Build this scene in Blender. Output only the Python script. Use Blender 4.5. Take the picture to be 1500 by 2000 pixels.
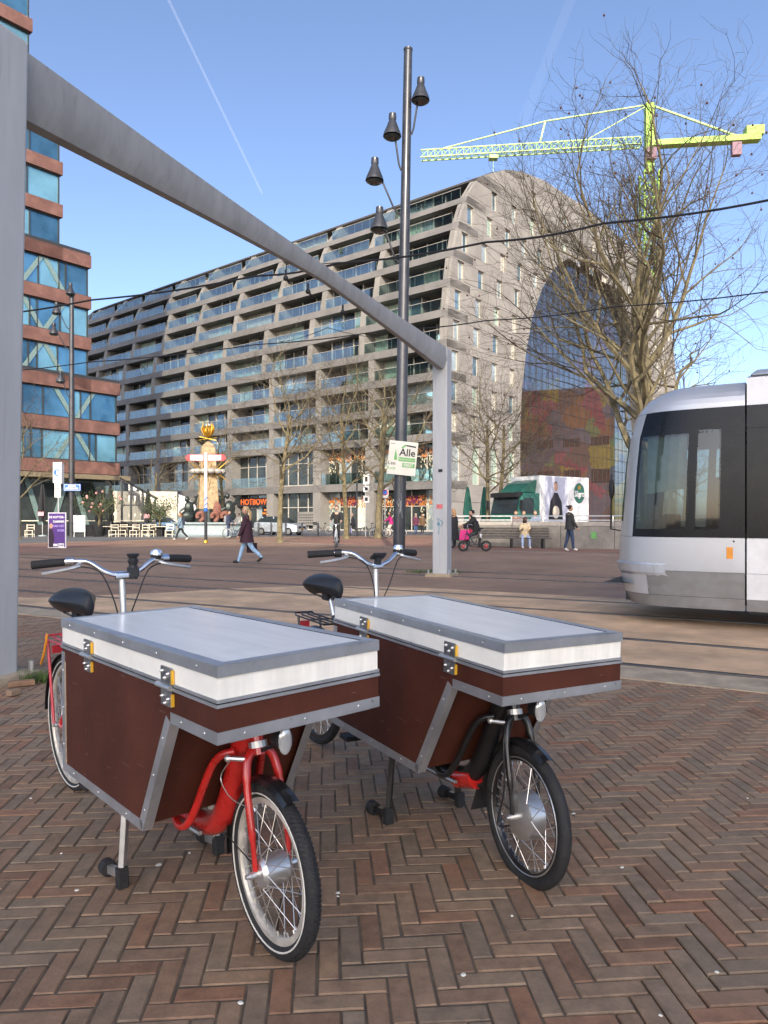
import bpy, math, random
from mathutils import Vector as V, Matrix as M
for o in list(bpy.data.objects): bpy.data.objects.remove(o)
S = bpy.context.scene; COL = S.collection; PI = math.pi; R = math.radians
rnd = random.Random(7)
# ---------------------------------------------------------------- camera
F, YH, CH = 1410.0, 1012.0, 1.35
cam = bpy.data.cameras.new('camera'); co = bpy.data.objects.new('camera', cam); COL.objects.link(co)
co.location = (0, 0, CH); co.rotation_euler = (R(90), 0, 0)
cam.sensor_fit = 'HORIZONTAL'; cam.sensor_width = 36; cam.lens = 36*F/1500
cam.shift_y = (YH-1000)/1500; cam.clip_start = .05; cam.clip_end = 60000; S.camera = co
S.render.resolution_x, S.render.resolution_y = 768, 1024
# ---------------------------------------------------------------- sky and sun
SUN_EL, SUN_AZ = 26.0, 2.0            # sun behind the camera
w = bpy.data.worlds.new('World'); S.world = w; w.use_nodes = True
nt = w.node_tree; bg = nt.nodes['Background']
sky = nt.nodes.new('ShaderNodeTexSky'); sky.sky_type = 'NISHITA'; sky.sun_disc = False
sky.sun_elevation = R(SUN_EL); sky.sun_rotation = R(180+SUN_AZ)
sky.air_density = .55; sky.dust_density = 3.2; sky.ozone_density = 1.1; sky.altitude = 600
nt.links.new(sky.outputs[0], bg.inputs[0]); bg.inputs[1].default_value = .15
sl = bpy.data.lights.new('sun', 'SUN'); sl.energy = 2.0; sl.angle = R(.55); sl.color = (1, .89, .73)
so = bpy.data.objects.new('sun', sl); COL.objects.link(so)
sd = V((math.sin(R(SUN_AZ))*-1*math.cos(R(SUN_EL)), math.cos(R(SUN_AZ))*math.cos(R(SUN_EL)), -math.sin(R(SUN_EL))))
so.rotation_euler = sd.to_track_quat('-Z', 'Y').to_euler(); so.location = (0, -40, 60)
S.view_settings.view_transform = 'Standard'; S.view_settings.look = 'None'
S.view_settings.exposure = 1.42; S.view_settings.gamma = 1
# ---------------------------------------------------------------- helpers
def at(px, py=None, Y=None, z=0.0):
    """point of the place seen at photo pixel: on the ground (py) or at depth Y"""
    if Y is None: Y = F*(CH-z)/(py-YH)
    return V(((px-750)/F*Y, Y, z if py is None or Y is None else z))
def zat(py, Y): return CH+(YH-py)/F*Y
def gy(py): return F*CH/(py-YH)
class MB:
    def __init__(s): s.v = []; s.f = []; s.m = M()
    def add(s, vs, fs):
        b = len(s.v); s.v += [s.m @ V(p) for p in vs]; s.f += [[i+b for i in f] for f in fs]; return s
    def box(s, c, d, rz=0, rot=None):
        x, y, z = [k/2 for k in d]; r = rot or M.Rotation(rz, 3, 'Z'); c = V(c)
        vs = [c+r @ V(p) for p in ((-x,-y,-z),(x,-y,-z),(x,y,-z),(-x,y,-z),(-x,-y,z),(x,-y,z),(x,y,z),(-x,y,z))]
        return s.add(vs, [(3,2,1,0),(4,5,6,7),(0,1,5,4),(1,2,6,5),(2,3,7,6),(3,0,4,7)])
    def bar(s, a, b, wd, hd, up=(0,0,1)):
        a, b = V(a), V(b); d = b-a; x = d.normalized(); u = V(up)
        y = u.cross(x)
        if y.length < 1e-4: y = V((0,1,0)).cross(x)
        y.normalize(); z = x.cross(y)
        return s.box((a+b)/2, (d.length, wd, hd), rot=M((x,y,z)).transposed())
    def tube(s, pts, r, n=8, cap=True, closed=False):
        pts = [V(p) for p in pts]; k = len(pts); rr = r if isinstance(r, (list,tuple)) else [r]*k
        vs = []; fs = []; px = None
        for i, p in enumerate(pts):
            if closed: t = pts[(i+1)%k]-pts[i-1]
            else: t = pts[min(i+1,k-1)]-pts[max(i-1,0)]
            t = t.normalized() if t.length > 1e-9 else V((0,0,1))
            if px is None:
                a = V((0,0,1)) if abs(t.z) < .9 else V((1,0,0)); px = a.cross(t).normalized()
            else:
                px = (px-t*px.dot(t)); px = px.normalized() if px.length > 1e-6 else V((1,0,0))
            py = t.cross(px)
            for j in range(n):
                g = 2*PI*j/n; vs.append(p+(px*math.cos(g)+py*math.sin(g))*rr[i])
        for i in range(k if closed else k-1):
            for j in range(n):
                a = i*n+j; b = i*n+(j+1)%n; c = ((i+1)%k)*n; fs.append((a, b, c+(j+1)%n, c+j))
        if cap and not closed: fs += [tuple(range(n))[::-1], tuple((k-1)*n+j for j in range(n))]
        return s.add(vs, fs)
    def cyl(s, a, b, r0, r1=None, n=12): return s.tube([a,b], [r0, r0 if r1 is None else r1], n)
    def lathe(s, prof, n=16, c=(0,0,0), rot=None):
        vs = []; fs = []; rot = rot or M.Identity(3); c = V(c)
        for (r, z) in prof:
            for j in range(n): vs.append(c+rot @ V((r*math.cos(2*PI*j/n), r*math.sin(2*PI*j/n), z)))
        for i in range(len(prof)-1):
            for j in range(n): fs.append((i*n+j, i*n+(j+1)%n, (i+1)*n+(j+1)%n, (i+1)*n+j))
        if prof[0][0] > 1e-6: fs.append(tuple(range(n))[::-1])
        if prof[-1][0] > 1e-6: fs.append(tuple((len(prof)-1)*n+j for j in range(n)))
        return s.add(vs, fs)
    def sph(s, c, r, n=10, m=7, rot=None):
        r = V((r,r,r)) if isinstance(r, (int,float)) else V(r); c = V(c); rot = rot or M.Identity(3)
        vs = [c+rot @ V((0,0,-r.z))]; fs = []
        for i in range(1, m):
            g = PI*i/m-PI/2
            for j in range(n):
                h = 2*PI*j/n; vs.append(c+rot @ V((r.x*math.cos(g)*math.cos(h), r.y*math.cos(g)*math.sin(h), r.z*math.sin(g))))
        vs.append(c+rot @ V((0,0,r.z))); L = len(vs)-1
        for j in range(n):
            fs.append((0, 1+(j+1)%n, 1+j)); fs.append((L, L-n+j, L-n+(j+1)%n))
            for i in range(m-2): a = 1+i*n; fs.append((a+j, a+(j+1)%n, a+n+(j+1)%n, a+n+j))
        return s.add(vs, fs)
    def prism(s, poly, vec):
        poly = [V(p) for p in poly]; vec = V(vec); k = len(poly)
        nrm = sum(((poly[i]-poly[0]).cross(poly[(i+1)%k]-poly[0]) for i in range(1,k-1)), V())
        if nrm.dot(vec) > 0: poly = poly[::-1]
        vs = poly+[p+vec for p in poly]
        return s.add(vs, [tuple(range(k)), tuple(range(2*k-1,k-1,-1))]+[(i, i+k, (i+1)%k+k, (i+1)%k) for i in range(k)])
    def quad(s, *p): return s.add(p, [tuple(range(len(p)))])
    def build(s, name, mt, parent=None, smooth=False, bevel=0, kind=None, label=None):
        me = bpy.data.meshes.new(name); me.from_pydata([tuple(p) for p in s.v], [], s.f); me.update()
        if smooth:
            me.polygons.foreach_set('use_smooth', [True]*len(me.polygons)); me.set_sharp_from_angle(angle=R(38))
        return link(name, me, mt, parent, bevel, kind, label)
def link(name, me, mt, parent=None, bevel=0, kind=None, label=None):
    o = bpy.data.objects.new(name, me); COL.objects.link(o)
    if mt is not None and not me.materials: me.materials.append(mt)
    if parent is not None: o.parent = parent
    if bevel:
        b = o.modifiers.new('bevel', 'BEVEL'); b.width = bevel; b.segments = 2; b.limit_method = 'ANGLE'
    if kind: o['kind'] = kind
    if label: o['label'] = label
    return o
def tag(o, label, cat, group=None):
    o['label'] = label; o['category'] = cat
    if group: o['group'] = group
    return o
def thing(name, label, cat, loc=(0,0,0), rz=0, group=None):
    o = bpy.data.objects.new(name, None); COL.objects.link(o); o.location = loc; o.rotation_euler = (0,0,rz)
    o.empty_display_size = .2
    return tag(o, label, cat, group)
def copy_tree(o, parent=None):
    c = o.copy(); COL.objects.link(c); c.parent = parent
    for ch in o.children: copy_tree(ch, c)
    return c
def text(name, s, size, mt, parent, loc, rot, ext=.004, align='CENTER', sx=1, shear=0, bold=0):
    cu = bpy.data.curves.new(name, 'FONT'); cu.body = s; cu.size = size; cu.align_x = align; cu.align_y = 'CENTER'
    cu.extrude = ext; cu.shear = shear; cu.offset = bold; cu.resolution_u = 2
    t = bpy.data.objects.new('tmp', cu); COL.objects.link(t)
    me = bpy.data.meshes.new_from_object(t.evaluated_get(bpy.context.evaluated_depsgraph_get()))
    bpy.data.objects.remove(t); me.materials.clear()
    o = link(name, me, mt, parent); o.location = loc; o.rotation_euler = rot; o.scale = (sx,1,1); return o
# ---------------------------------------------------------------- materials
MT = {}
def mat(name, col, rough=.6, metal=0, var=.12, scale=6, bump=0, bscale=40, col2=None, coat=0, spec=None, stretch=None, coord='Object'):
    if name in MT: return MT[name]
    m = bpy.data.materials.new(name); m.use_nodes = True; n = m.node_tree.nodes; l = m.node_tree.links; b = n['Principled BSDF']
    b.inputs['Roughness'].default_value = rough; b.inputs['Metallic'].default_value = metal
    if coat: b.inputs['Coat Weight'].default_value = coat; b.inputs['Coat Roughness'].default_value = .12
    if spec is not None: b.inputs['Specular IOR Level'].default_value = spec
    tc = n.new('ShaderNodeTexCoord'); src = tc.outputs[coord]
    if stretch:
        mp = n.new('ShaderNodeMapping'); mp.inputs['Scale'].default_value = stretch; l.new(src, mp.inputs[0]); src = mp.outputs[0]
    nz = n.new('ShaderNodeTexNoise'); nz.inputs['Scale'].default_value = scale; nz.inputs['Detail'].default_value = 5; nz.inputs['Roughness'].default_value = .62
    l.new(src, nz.inputs[0])
    rp = n.new('ShaderNodeValToRGB'); c = V(col[:3]); d = V(col2) if col2 else c*(1-var*1.6)
    u = c if col2 else c*(1+var)
    rp.color_ramp.elements[0].position = .32; rp.color_ramp.elements[1].position = .68
    rp.color_ramp.elements[0].color = (*d, 1); rp.color_ramp.elements[1].color = (*u, 1)
    l.new(nz.outputs[0], rp.inputs[0]); l.new(rp.outputs[0], b.inputs['Base Color'])
    rr = n.new('ShaderNodeMapRange'); rr.inputs[3].default_value = max(.02, rough-.08); rr.inputs[4].default_value = min(1, rough+.1)
    l.new(nz.outputs[0], rr.inputs[0]); l.new(rr.outputs[0], b.inputs['Roughness'])
    if bump:
        n2 = n.new('ShaderNodeTexNoise'); n2.inputs['Scale'].default_value = bscale; n2.inputs['Detail'].default_value = 4; l.new(src, n2.inputs[0])
        bp = n.new('ShaderNodeBump'); bp.inputs['Strength'].default_value = bump; bp.inputs['Distance'].default_value = .01
        l.new(n2.outputs[0], bp.inputs['Height']); l.new(bp.outputs[0], b.inputs['Normal'])
    MT[name] = m; return m
def glass(name, tint, fac, rough=.03, refl=(1,1,1)):
    """thin pane: part mirror, part see-through"""
    m = bpy.data.materials.new(name); m.use_nodes = True; n = m.node_tree.nodes; l = m.node_tree.links
    n.remove(n['Principled BSDF']); o = n['Material Output']
    t = n.new('ShaderNodeBsdfTransparent'); t.inputs[0].default_value = (*tint, 1)
    g = n.new('ShaderNodeBsdfGlossy'); g.inputs['Roughness'].default_value = rough; g.inputs[0].default_value = (*refl, 1)
    x = n.new('ShaderNodeMixShader'); x.inputs[0].default_value = fac
    l.new(t.outputs[0], x.inputs[1]); l.new(g.outputs[0], x.inputs[2]); l.new(x.outputs[0], o.inputs[0]); MT[name] = m; return m
def clear(name, col, alpha):
    m = bpy.data.materials.new(name); m.use_nodes = True; b = m.node_tree.nodes['Principled BSDF']
    b.inputs['Base Color'].default_value = (*col, 1); b.inputs['Alpha'].default_value = alpha; b.inputs['Roughness'].default_value = 1
    MT[name] = m; return m
def brick_mat():
    m = bpy.data.materials.new('clinker'); m.use_nodes = True; n = m.node_tree.nodes; l = m.node_tree.links; b = n['Principled BSDF']
    oi = n.new('ShaderNodeObjectInfo'); ge = n.new('ShaderNodeNewGeometry')
    ad = n.new('ShaderNodeMath'); l.new(oi.outputs['Random'], ad.inputs[0]); l.new(ge.outputs['Random Per Island'], ad.inputs[1])
    fr = n.new('ShaderNodeMath'); fr.operation = 'FRACT'; l.new(ad.outputs[0], fr.inputs[0])
    rp = n.new('ShaderNodeValToRGB'); e = rp.color_ramp.elements
    cols = [(.2,.105,.058),(.25,.176,.11),(.27,.132,.07),(.235,.172,.112),(.285,.175,.1),(.205,.147,.095),(.262,.152,.087)]
    e[0].position = 0; e[0].color = (*cols[0],1); e[1].position = 1; e[1].color = (*cols[-1],1)
    for i in range(1,6): q = e.new(i/6); q.color = (*cols[i],1)
    l.new(fr.outputs[0], rp.inputs[0])
    nz = n.new('ShaderNodeTexNoise'); nz.inputs['Scale'].default_value = 14; nz.inputs['Detail'].default_value = 7; nz.inputs['Roughness'].default_value = .7
    l.new(ge.outputs['Position'], nz.inputs[0])
    mr = n.new('ShaderNodeMapRange'); mr.inputs[1].default_value = .3; mr.inputs[2].default_value = .7; mr.inputs[3].default_value = .68; mr.inputs[4].default_value = 1.28
    l.new(nz.outputs[0], mr.inputs[0])
    mx = n.new('ShaderNodeMix'); mx.data_type = 'RGBA'; mx.blend_type = 'MULTIPLY'; mx.inputs[0].default_value = 1
    l.new(rp.outputs[0], mx.inputs[6]); l.new(mr.outputs[0], mx.inputs[7])
    n3 = n.new('ShaderNodeTexNoise'); n3.inputs['Scale'].default_value = 1.1; n3.inputs['Detail'].default_value = 3; l.new(ge.outputs['Position'], n3.inputs[0])
    m3 = n.new('ShaderNodeMapRange'); m3.inputs[1].default_value = .5; m3.inputs[2].default_value = .72; m3.inputs[3].default_value = 0; m3.inputs[4].default_value = .45; l.new(n3.outputs[0], m3.inputs[0])
    du = n.new('ShaderNodeMix'); du.data_type = 'RGBA'; du.inputs[7].default_value = (.25,.185,.12,1)     # trodden sand
    l.new(m3.outputs[0], du.inputs[0]); l.new(mx.outputs[2], du.inputs[6]); l.new(du.outputs[2], b.inputs['Base Color'])
    n2 = n.new('ShaderNodeTexNoise'); n2.inputs['Scale'].default_value = 90; n2.inputs['Detail'].default_value = 5; l.new(ge.outputs['Position'], n2.inputs[0])
    bp = n.new('ShaderNodeBump'); bp.inputs['Strength'].default_value = .5; bp.inputs['Distance'].default_value = .004
    l.new(n2.outputs[0], bp.inputs['Height']); l.new(bp.outputs[0], b.inputs['Normal']); b.inputs['Roughness'].default_value = .78
    MT['clinker'] = m; return m
def paving_mat(name, c1, c2, mortar, sx, rot):
    m = bpy.data.materials.new(name); m.use_nodes = True; n = m.node_tree.nodes; l = m.node_tree.links; b = n['Principled BSDF']
    ge = n.new('ShaderNodeNewGeometry'); mp = n.new('ShaderNodeMapping'); mp.inputs['Rotation'].default_value = (0,0,rot); l.new(ge.outputs['Position'], mp.inputs[0])
    br = n.new('ShaderNodeTexBrick'); br.inputs['Scale'].default_value = sx; br.inputs['Brick Width'].default_value = .5; br.inputs['Row Height'].default_value = .18
    br.inputs['Mortar Size'].default_value = .012; br.inputs['Color1'].default_value = (*c1,1); br.inputs['Color2'].default_value = (*c2,1); br.inputs['Mortar'].default_value = (*mortar,1)
    l.new(mp.outputs[0], br.inputs[0])
    nz = n.new('ShaderNodeTexNoise'); nz.inputs['Scale'].default_value = .35; nz.inputs['Detail'].default_value = 9; nz.inputs['Roughness'].default_value = .68; l.new(ge.outputs['Position'], nz.inputs[0])
    mr = n.new('ShaderNodeMapRange'); mr.inputs[1].default_value = .3; mr.inputs[2].default_value = .7; mr.inputs[3].default_value = .66; mr.inputs[4].default_value = 1.3; l.new(nz.outputs[0], mr.inputs[0])
    mx = n.new('ShaderNodeMix'); mx.data_type = 'RGBA'; mx.blend_type = 'MULTIPLY'; mx.inputs[0].default_value = 1
    l.new(br.outputs[0], mx.inputs[6]); l.new(mr.outputs[0], mx.inputs[7]); l.new(mx.outputs[2], b.inputs['Base Color'])
    bp = n.new('ShaderNodeBump'); bp.inputs['Strength'].default_value = .6; bp.inputs['Distance'].default_value = .01; bp.invert = True
    l.new(br.outputs['Fac'], bp.inputs['Height']); l.new(bp.outputs[0], b.inputs['Normal']); b.inputs['Roughness'].default_value = .8
    MT[name] = m; return m
brick_mat()
paving_mat('plaza_brick', (.35,.21,.13), (.285,.18,.118), (.17,.115,.078), 2.4, .5)
paving_mat('plaza_red', (.32,.165,.115), (.27,.15,.105), (.15,.1,.075), 2.4, .1)
paving_mat('grey_flags', (.15,.15,.15), (.125,.128,.13), (.07,.07,.07), 1.0, .68)
mat('sand', (.12,.09,.06), .95, var=.3, scale=9, bump=.4, bscale=200)
mat('concrete_bed', (.6,.4,.235), .85, var=.2, scale=1.6, bump=.25, bscale=60)
mat('concrete_edge', (.4,.32,.22), .85, var=.2, scale=4, bump=.3, bscale=80)
mat('rail_steel', (.16,.15,.14), .45, .7, var=.25, scale=8)
mat('groove', (.025,.022,.02), .9)
mat('line_white', (.55,.53,.5), .8, var=.25, scale=5)
mat('plywood', (.085,.024,.013), .6, var=.22, scale=2.5, bump=.12, bscale=55, spec=.25)
mat('ply_edge', (.42,.3,.19), .7)
mat('ply_red', (.13,.035,.02), .6)
mat('lid_white', (.9,.87,.77), .5, var=.07, scale=3, bump=.15, bscale=30, stretch=(1,6,1))
mat('lid_top', (.88,.87,.82), .3, var=.05, scale=2.5, bump=.18, bscale=16, stretch=(1,9,1), coat=.3)
mat('aluminium', (.52,.53,.54), .42, .75, var=.12, scale=5, bump=.06, bscale=70)
mat('steel_plate', (.3,.3,.3), .42, .8, var=.2, scale=30)
mat('zinc', (.62,.62,.6), .35, .85)
mat('chrome', (.72,.72,.72), .16, 1, var=.05)
mat('yellow_plastic', (.75,.42,.03), .5)
mat('red_paint', (.5,.018,.014), .28, var=.12, scale=9, coat=.6)
mat('pink_red', (.5,.03,.05), .4, coat=.3)
mat('black_paint', (.012,.012,.013), .3, coat=.4)
mat('rubber', (.018,.018,.018), .75, var=.25, scale=25, bump=.3, bscale=120)
mat('black_plastic', (.015,.015,.016), .55)
mat('saddle_vinyl', (.018,.02,.023), .38, bump=.15, bscale=150)
mat('rim_cream', (.62,.58,.5), .4, .35, var=.2, scale=14)
mat('tyre_stripe', (.7,.68,.6), .6)
mat('spoke', (.68,.66,.62), .3, .9)
mat('lamp_glass', (.72,.74,.74), .12, .35, coat=.8)
mat('orange_reflector', (.8,.3,.02), .4)
mat('gantry_grey', (.43,.44,.435), .55, var=.05, scale=2.2, bump=.05, bscale=30, stretch=(3,3,.5))
mat('gantry_beam', (.34,.345,.335), .6, var=.1, scale=2.5, bump=.05, stretch=(2,2,.6))
mat('pole_dark', (.045,.047,.054), .38, .3, var=.2, scale=3, coat=.2)
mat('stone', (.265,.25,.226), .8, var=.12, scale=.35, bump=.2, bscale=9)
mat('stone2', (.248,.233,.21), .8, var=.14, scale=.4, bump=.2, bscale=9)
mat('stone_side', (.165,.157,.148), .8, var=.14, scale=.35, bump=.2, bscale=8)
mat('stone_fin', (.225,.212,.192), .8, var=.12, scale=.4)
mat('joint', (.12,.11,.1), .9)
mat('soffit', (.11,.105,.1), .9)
mat('curtain_green', (.36,.46,.38), .35, var=.2, scale=2.5, stretch=(3,3,.2))
mat('curtain_cream', (.46,.45,.38), .45, var=.2, scale=3, stretch=(4,4,.2))
mat('pane_dark', (.05,.062,.062), .06, .25, var=.4, scale=.6, spec=.8)
mat('pane_blue', (.24,.36,.43), .06, .65, var=.3, scale=.5)
mat('pane_pale', (.42,.5,.52), .1, .4, var=.25, scale=.7)
mat('frame_light', (.5,.47,.42), .6)
mat('frame_dark', (.03,.033,.035), .5)
glass('balustrade_glass', (.7,.8,.79), .2)
glass('hall_glass', (.62,.66,.72), .3)
glass('tram_glass', (.34,.41,.4), .06)
mat('red_stone', (.17,.082,.065), .75, var=.2, scale=1.2, bump=.2, bscale=12)
mat('office_glass', (.11,.26,.36), .05, .72, var=.35, scale=.22)
mat('office_glass2', (.22,.44,.5), .07, .6, var=.25, scale=.2)
mat('brace', (.17,.25,.24), .5)
mat('tram_silver', (.5,.51,.52), .3, .45, var=.05, scale=1, coat=.4)
mat('tram_white', (.66,.66,.65), .35, .1, var=.05, coat=.3)
mat('tram_grey', (.2,.195,.185), .4, .25, var=.08, coat=.3)
mat('tram_black', (.006,.007,.009), .2, spec=.25)
mat('bark', (.17,.14,.075), .9, var=.4, scale=5, bump=.6, bscale=12)
mat('bark_plane', (.22,.185,.1), .9, var=.5, scale=2.4, bump=.5, bscale=8, col2=(.07,.06,.038))
mat('twig', (.06,.048,.036), .9)
mat('twig_olive', (.075,.06,.036), .9)
mat('seed', (.07,.035,.03), .95)
mat('crane_lime', (.27,.48,.05), .5)
mat('crane_pale', (.34,.52,.17), .5)
mat('crane_pink', (.2,.11,.15), .6)
mat('wire', (.012,.012,.014), .6)
mat('skin', (.5,.29,.2), .55, var=.06); mat('skin_dark', (.09,.045,.03), .5, var=.06)
mat('paper', (.7,.68,.58), .6, var=.05, scale=2); mat('ink', (.02,.02,.025), .7)
mat('green_print', (.16,.42,.12), .6); mat('purple', (.08,.02,.2), .5); mat('white_paint', (.75,.75,.73), .5)
mat('sign_blue', (.02,.13,.55), .4); mat('sign_red', (.55,.03,.04), .4); mat('gold', (.7,.4,.06), .32, .9)
mat('sandstone', (.38,.28,.16), .85, var=.3, scale=3, bump=.8, bscale=7)
mat('bronze', (.035,.045,.042), .4, .5); mat('terracotta', (.2,.08,.055), .7, var=.2)
mat('silver_car', (.5,.55,.6), .25, .4, coat=.8, var=.03); mat('blue_car', (.14,.24,.38), .25, .4, coat=.8, var=.03)
mat('car_glass', (.03,.04,.045), .06, .2); mat('truck_green', (.02,.12,.085), .4, coat=.3); mat('cream', (.6,.54,.42), .6, var=.06)
mat('wood_grey', (.095,.082,.07), .8, var=.35, scale=4, bump=.4, bscale=20, stretch=(.3,4,4))
mat('wall_concrete', (.25,.23,.2), .85, var=.2, scale=1.3, bump=.2, bscale=14); mat('parasol_green', (.012,.09,.07), .8); mat('parasol_black', (.016,.016,.018), .8)
mat('orange_neon', (.85,.16,.03), .5); mat('foliage', (.07,.095,.035), .7, var=.4, scale=8); mat('leaf_orange', (.6,.2,.04), .6); mat('leaf_pale', (.6,.57,.4), .6)
mat('lime', (.2,.75,.06), .4); mat('pink', (.7,.03,.22), .6); mat('bin_grey', (.3,.36,.37), .6)
def cloth(name, c): return mat('cloth_'+name, c, .85, var=.18, scale=12, bump=.3, bscale=40)
# ================================================================ GROUND
TN = V((.495,.869,0)); TT = V((.869,-.495,0))          # track normal and direction
def tp(n, t, z=0): p = TN*n+TT*t; return V((p.x, p.y, z))
def struct(name, mb, m, parent=None): return mb.build(name, m, parent, kind=None if parent else 'structure')
struct('ground', MB().quad((-3000,-3000,-.045),(3000,-3000,-.045),(3000,6000,-.045),(-3000,6000,-.045)), MT['sand'])
b = MB(); n0 = 6.6                                    # brick plaza beyond the near edge of the tracks
b.quad(tp(n0,-400,-.006), tp(n0,400,-.006), tp(900,400,-.006), tp(900,-400,-.006)); struct('plaza_paving', b, MT['plaza_brick'])
b = MB(); b.quad(*[at(x,y,z=-.002) for x,y in ((-900,1068),(0,1062),(230,1056),(420,1049),(640,1047),(850,1045),(1000,1041),(1150,1034))], V((60,150,-.002)), V((-260,150,-.002)))
struct('stone_pavement', b, MT['grey_flags'])
b = MB(); b.quad(*[at(x,y,z=-.002) for x,y in ((-40,1082),(60,1078),(150,1070),(232,1064),(232,1058.5),(60,1062.5),(-40,1065.5))]); struct('red_path', b, MT['plaza_red'])
b = MB(); b.quad(*[at(x,y,z=-.002) for x,y in ((556,1058),(720,1065),(869,1071),(1200,1080),(1500,1086),(1500,1060),(1000,1049),(760,1049),(600,1050))]); struct('cycle_path', b, MT['plaza_red'])
ln = [at(x,y) for x,y in ((330,1049.5),(420,1054),(556,1060),(720,1068),(869,1073.5),(1200,1083),(1500,1090))]
b = MB()
for p,q in zip(ln, ln[1:]):
    d = (q-p).normalized(); s = V((-d.y,d.x,0))*.07
    b.quad(p-s+V((0,0,.003)), q-s+V((0,0,.003)), q+s+V((0,0,.003)), p+s+V((0,0,.003)))
struct('painted_line', b, MT['line_white'])
# tram track bed with rails
b = MB(); far = [V((-6.06,12.2,0)), V((-4.13,12.95,0)), V((-3.08,13.7,0)), V((-1.41,14.4,0))]
b.prism([tp(6.3,-30,.004), tp(6.3,30,.004), tp(12.5,30,.004), tp(12.5,6.0-12.3,.004)]+[p+V((0,0,.004)) for p in far[::-1]]+[tp(7.7,-12,.004), tp(7.7,-30,.004)], (0,0,-.04)); struct('track_bed', b, MT['concrete_bed'])
b = MB(); b.prism([tp(6.28,-30,.008), tp(6.28,30,.008), tp(6.78,30,.008), tp(6.78,-30,.008)], (0,0,-.05)); bed_edge = struct('track_edge', b, MT['concrete_edge'])
for nn in (6.85, 8.3, 10.35, 11.8, 15.3, 16.75):
    b = MB().prism([tp(nn-.035,-60,.010), tp(nn-.035,40,.010), tp(nn+.035,40,.010), tp(nn+.035,-60,.010)], (0,0,-.06)); o = b.build('tram_rail', MT['rail_steel']); o['kind'] = 'structure'
    b = MB().prism([tp(nn+.036,-60,.009), tp(nn+.036,40,.009), tp(nn+.085,40,.009), tp(nn+.085,-60,.009)], (0,0,-.05)); b.build('rail_groove', MT['groove'], o)
# herringbone clinkers
pav = MB().quad((-9,.3,-.042),(8,.3,-.042),(8,12,-.042),(-9,12,-.042)).build('herringbone_pavement', MT['sand']); pav['kind'] = 'structure'
bed = []
b = MB()
NX, NY = 60, 50
for j in range(NY+1):
    for i in range(NX+1):
        x = -8+15*i/NX; y = .6+11*j/NY
        deep = max(0, min(1, (x-.55*(y-1.2)*.55-.25)*2.2))*max(0, min(1, (4.6-y)*1.3))
        b.v.append(V((x, y, -.004-.011*deep+rnd.uniform(-.0012,.0012))))
for j in range(NY):
    for i in range(NX):
        a = j*(NX+1)+i; c = (b.v[a]+b.v[a+NX+2])/2
        if TN.dot(c) < 6.5: b.f.append((a, a+1, a+NX+2, a+NX+1))
b.build('joint_sand', MT['sand'], pav, smooth=True)
BW, BL = .0675, .2025; g = .0035
def brick_geo(mb, c, ang, L, W, dz=0, tx=0, ty=0):
    ca, sa = math.cos(ang), math.sin(ang); l, w_ = L/2-g, W/2-g; ch = .004
    def P(x, y, z): return V((c[0]+x*ca-y*sa, c[1]+x*sa+y*ca, dz+z+x*tx+y*ty))
    vs = [P(sx*l, sy*w_, -.04) for sx, sy in ((-1,-1),(1,-1),(1,1),(-1,1))]+[P(sx*l, sy*w_, -ch) for sx, sy in ((-1,-1),(1,-1),(1,1),(-1,1))]+[P(sx*(l-ch), sy*(w_-ch), 0) for sx, sy in ((-1,-1),(1,-1),(1,1),(-1,1))]
    fs = [(8,9,10,11)]+[(i, (i+1)%4, (i+1)%4+4, i+4) for i in range(4)]+[(i+4, (i+1)%4+4, (i+1)%4+8, i+8) for i in range(4)]
    mb.add(vs, fs)
BA = R(4.5); bl = []
for i in range(-110, 190):
    for j in range(-45, 45):
        for k in (0, 1):
            hx, hy = (i+3*j)*1.0, (i-3*j)*1.0
            if k == 0: cx, cy, an = hx+1.5, hy+.5, 0
            else: cx, cy, an = hx+3.5, hy-.5, PI/2
            x, y = cx*BW, cy*BW
            X = x*math.cos(BA)-y*math.sin(BA); Y = x*math.sin(BA)+y*math.cos(BA)+.5
            if Y < 1.0 or Y > 11.5 or TN.x*X+TN.y*Y > 6.42: continue
            if abs(X) > .62*Y+1.0: continue
            bl.append((math.hypot(X, Y), X, Y, an+BA))
bl.sort(); vis = [q for q in bl if q[2] > 1.86 and abs(q[1]) < .545*q[2]]; near = set(vis[:300])
bms = []
for q in range(6):
    mb = MB(); brick_geo(mb, (0,0), 0, BL, BW, 0, rnd.uniform(-.008,.008), rnd.uniform(-.012,.012))
    me = bpy.data.meshes.new('brick'); me.from_pydata([tuple(p) for p in mb.v], [], mb.f); me.materials.append(MT['clinker']); bms.append(me)
rest = MB()
for q in bl:
    dz = rnd.uniform(-.0016,.0016); ang = q[3]+rnd.gauss(0,.006)
    if q in near:
        o = bpy.data.objects.new('brick', rnd.choice(bms)); COL.objects.link(o); o.parent = pav
        o.location = (q[1]+rnd.uniform(-.001,.001), q[2]+rnd.uniform(-.001,.001), dz); o.rotation_euler = (0,0,ang)
    else: brick_geo(rest, (q[1], q[2]), ang, BL, BW, dz, rnd.uniform(-.008,.008), rnd.uniform(-.012,.012))
rest.build('far_bricks', MT['clinker'], pav, kind='stuff')
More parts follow.
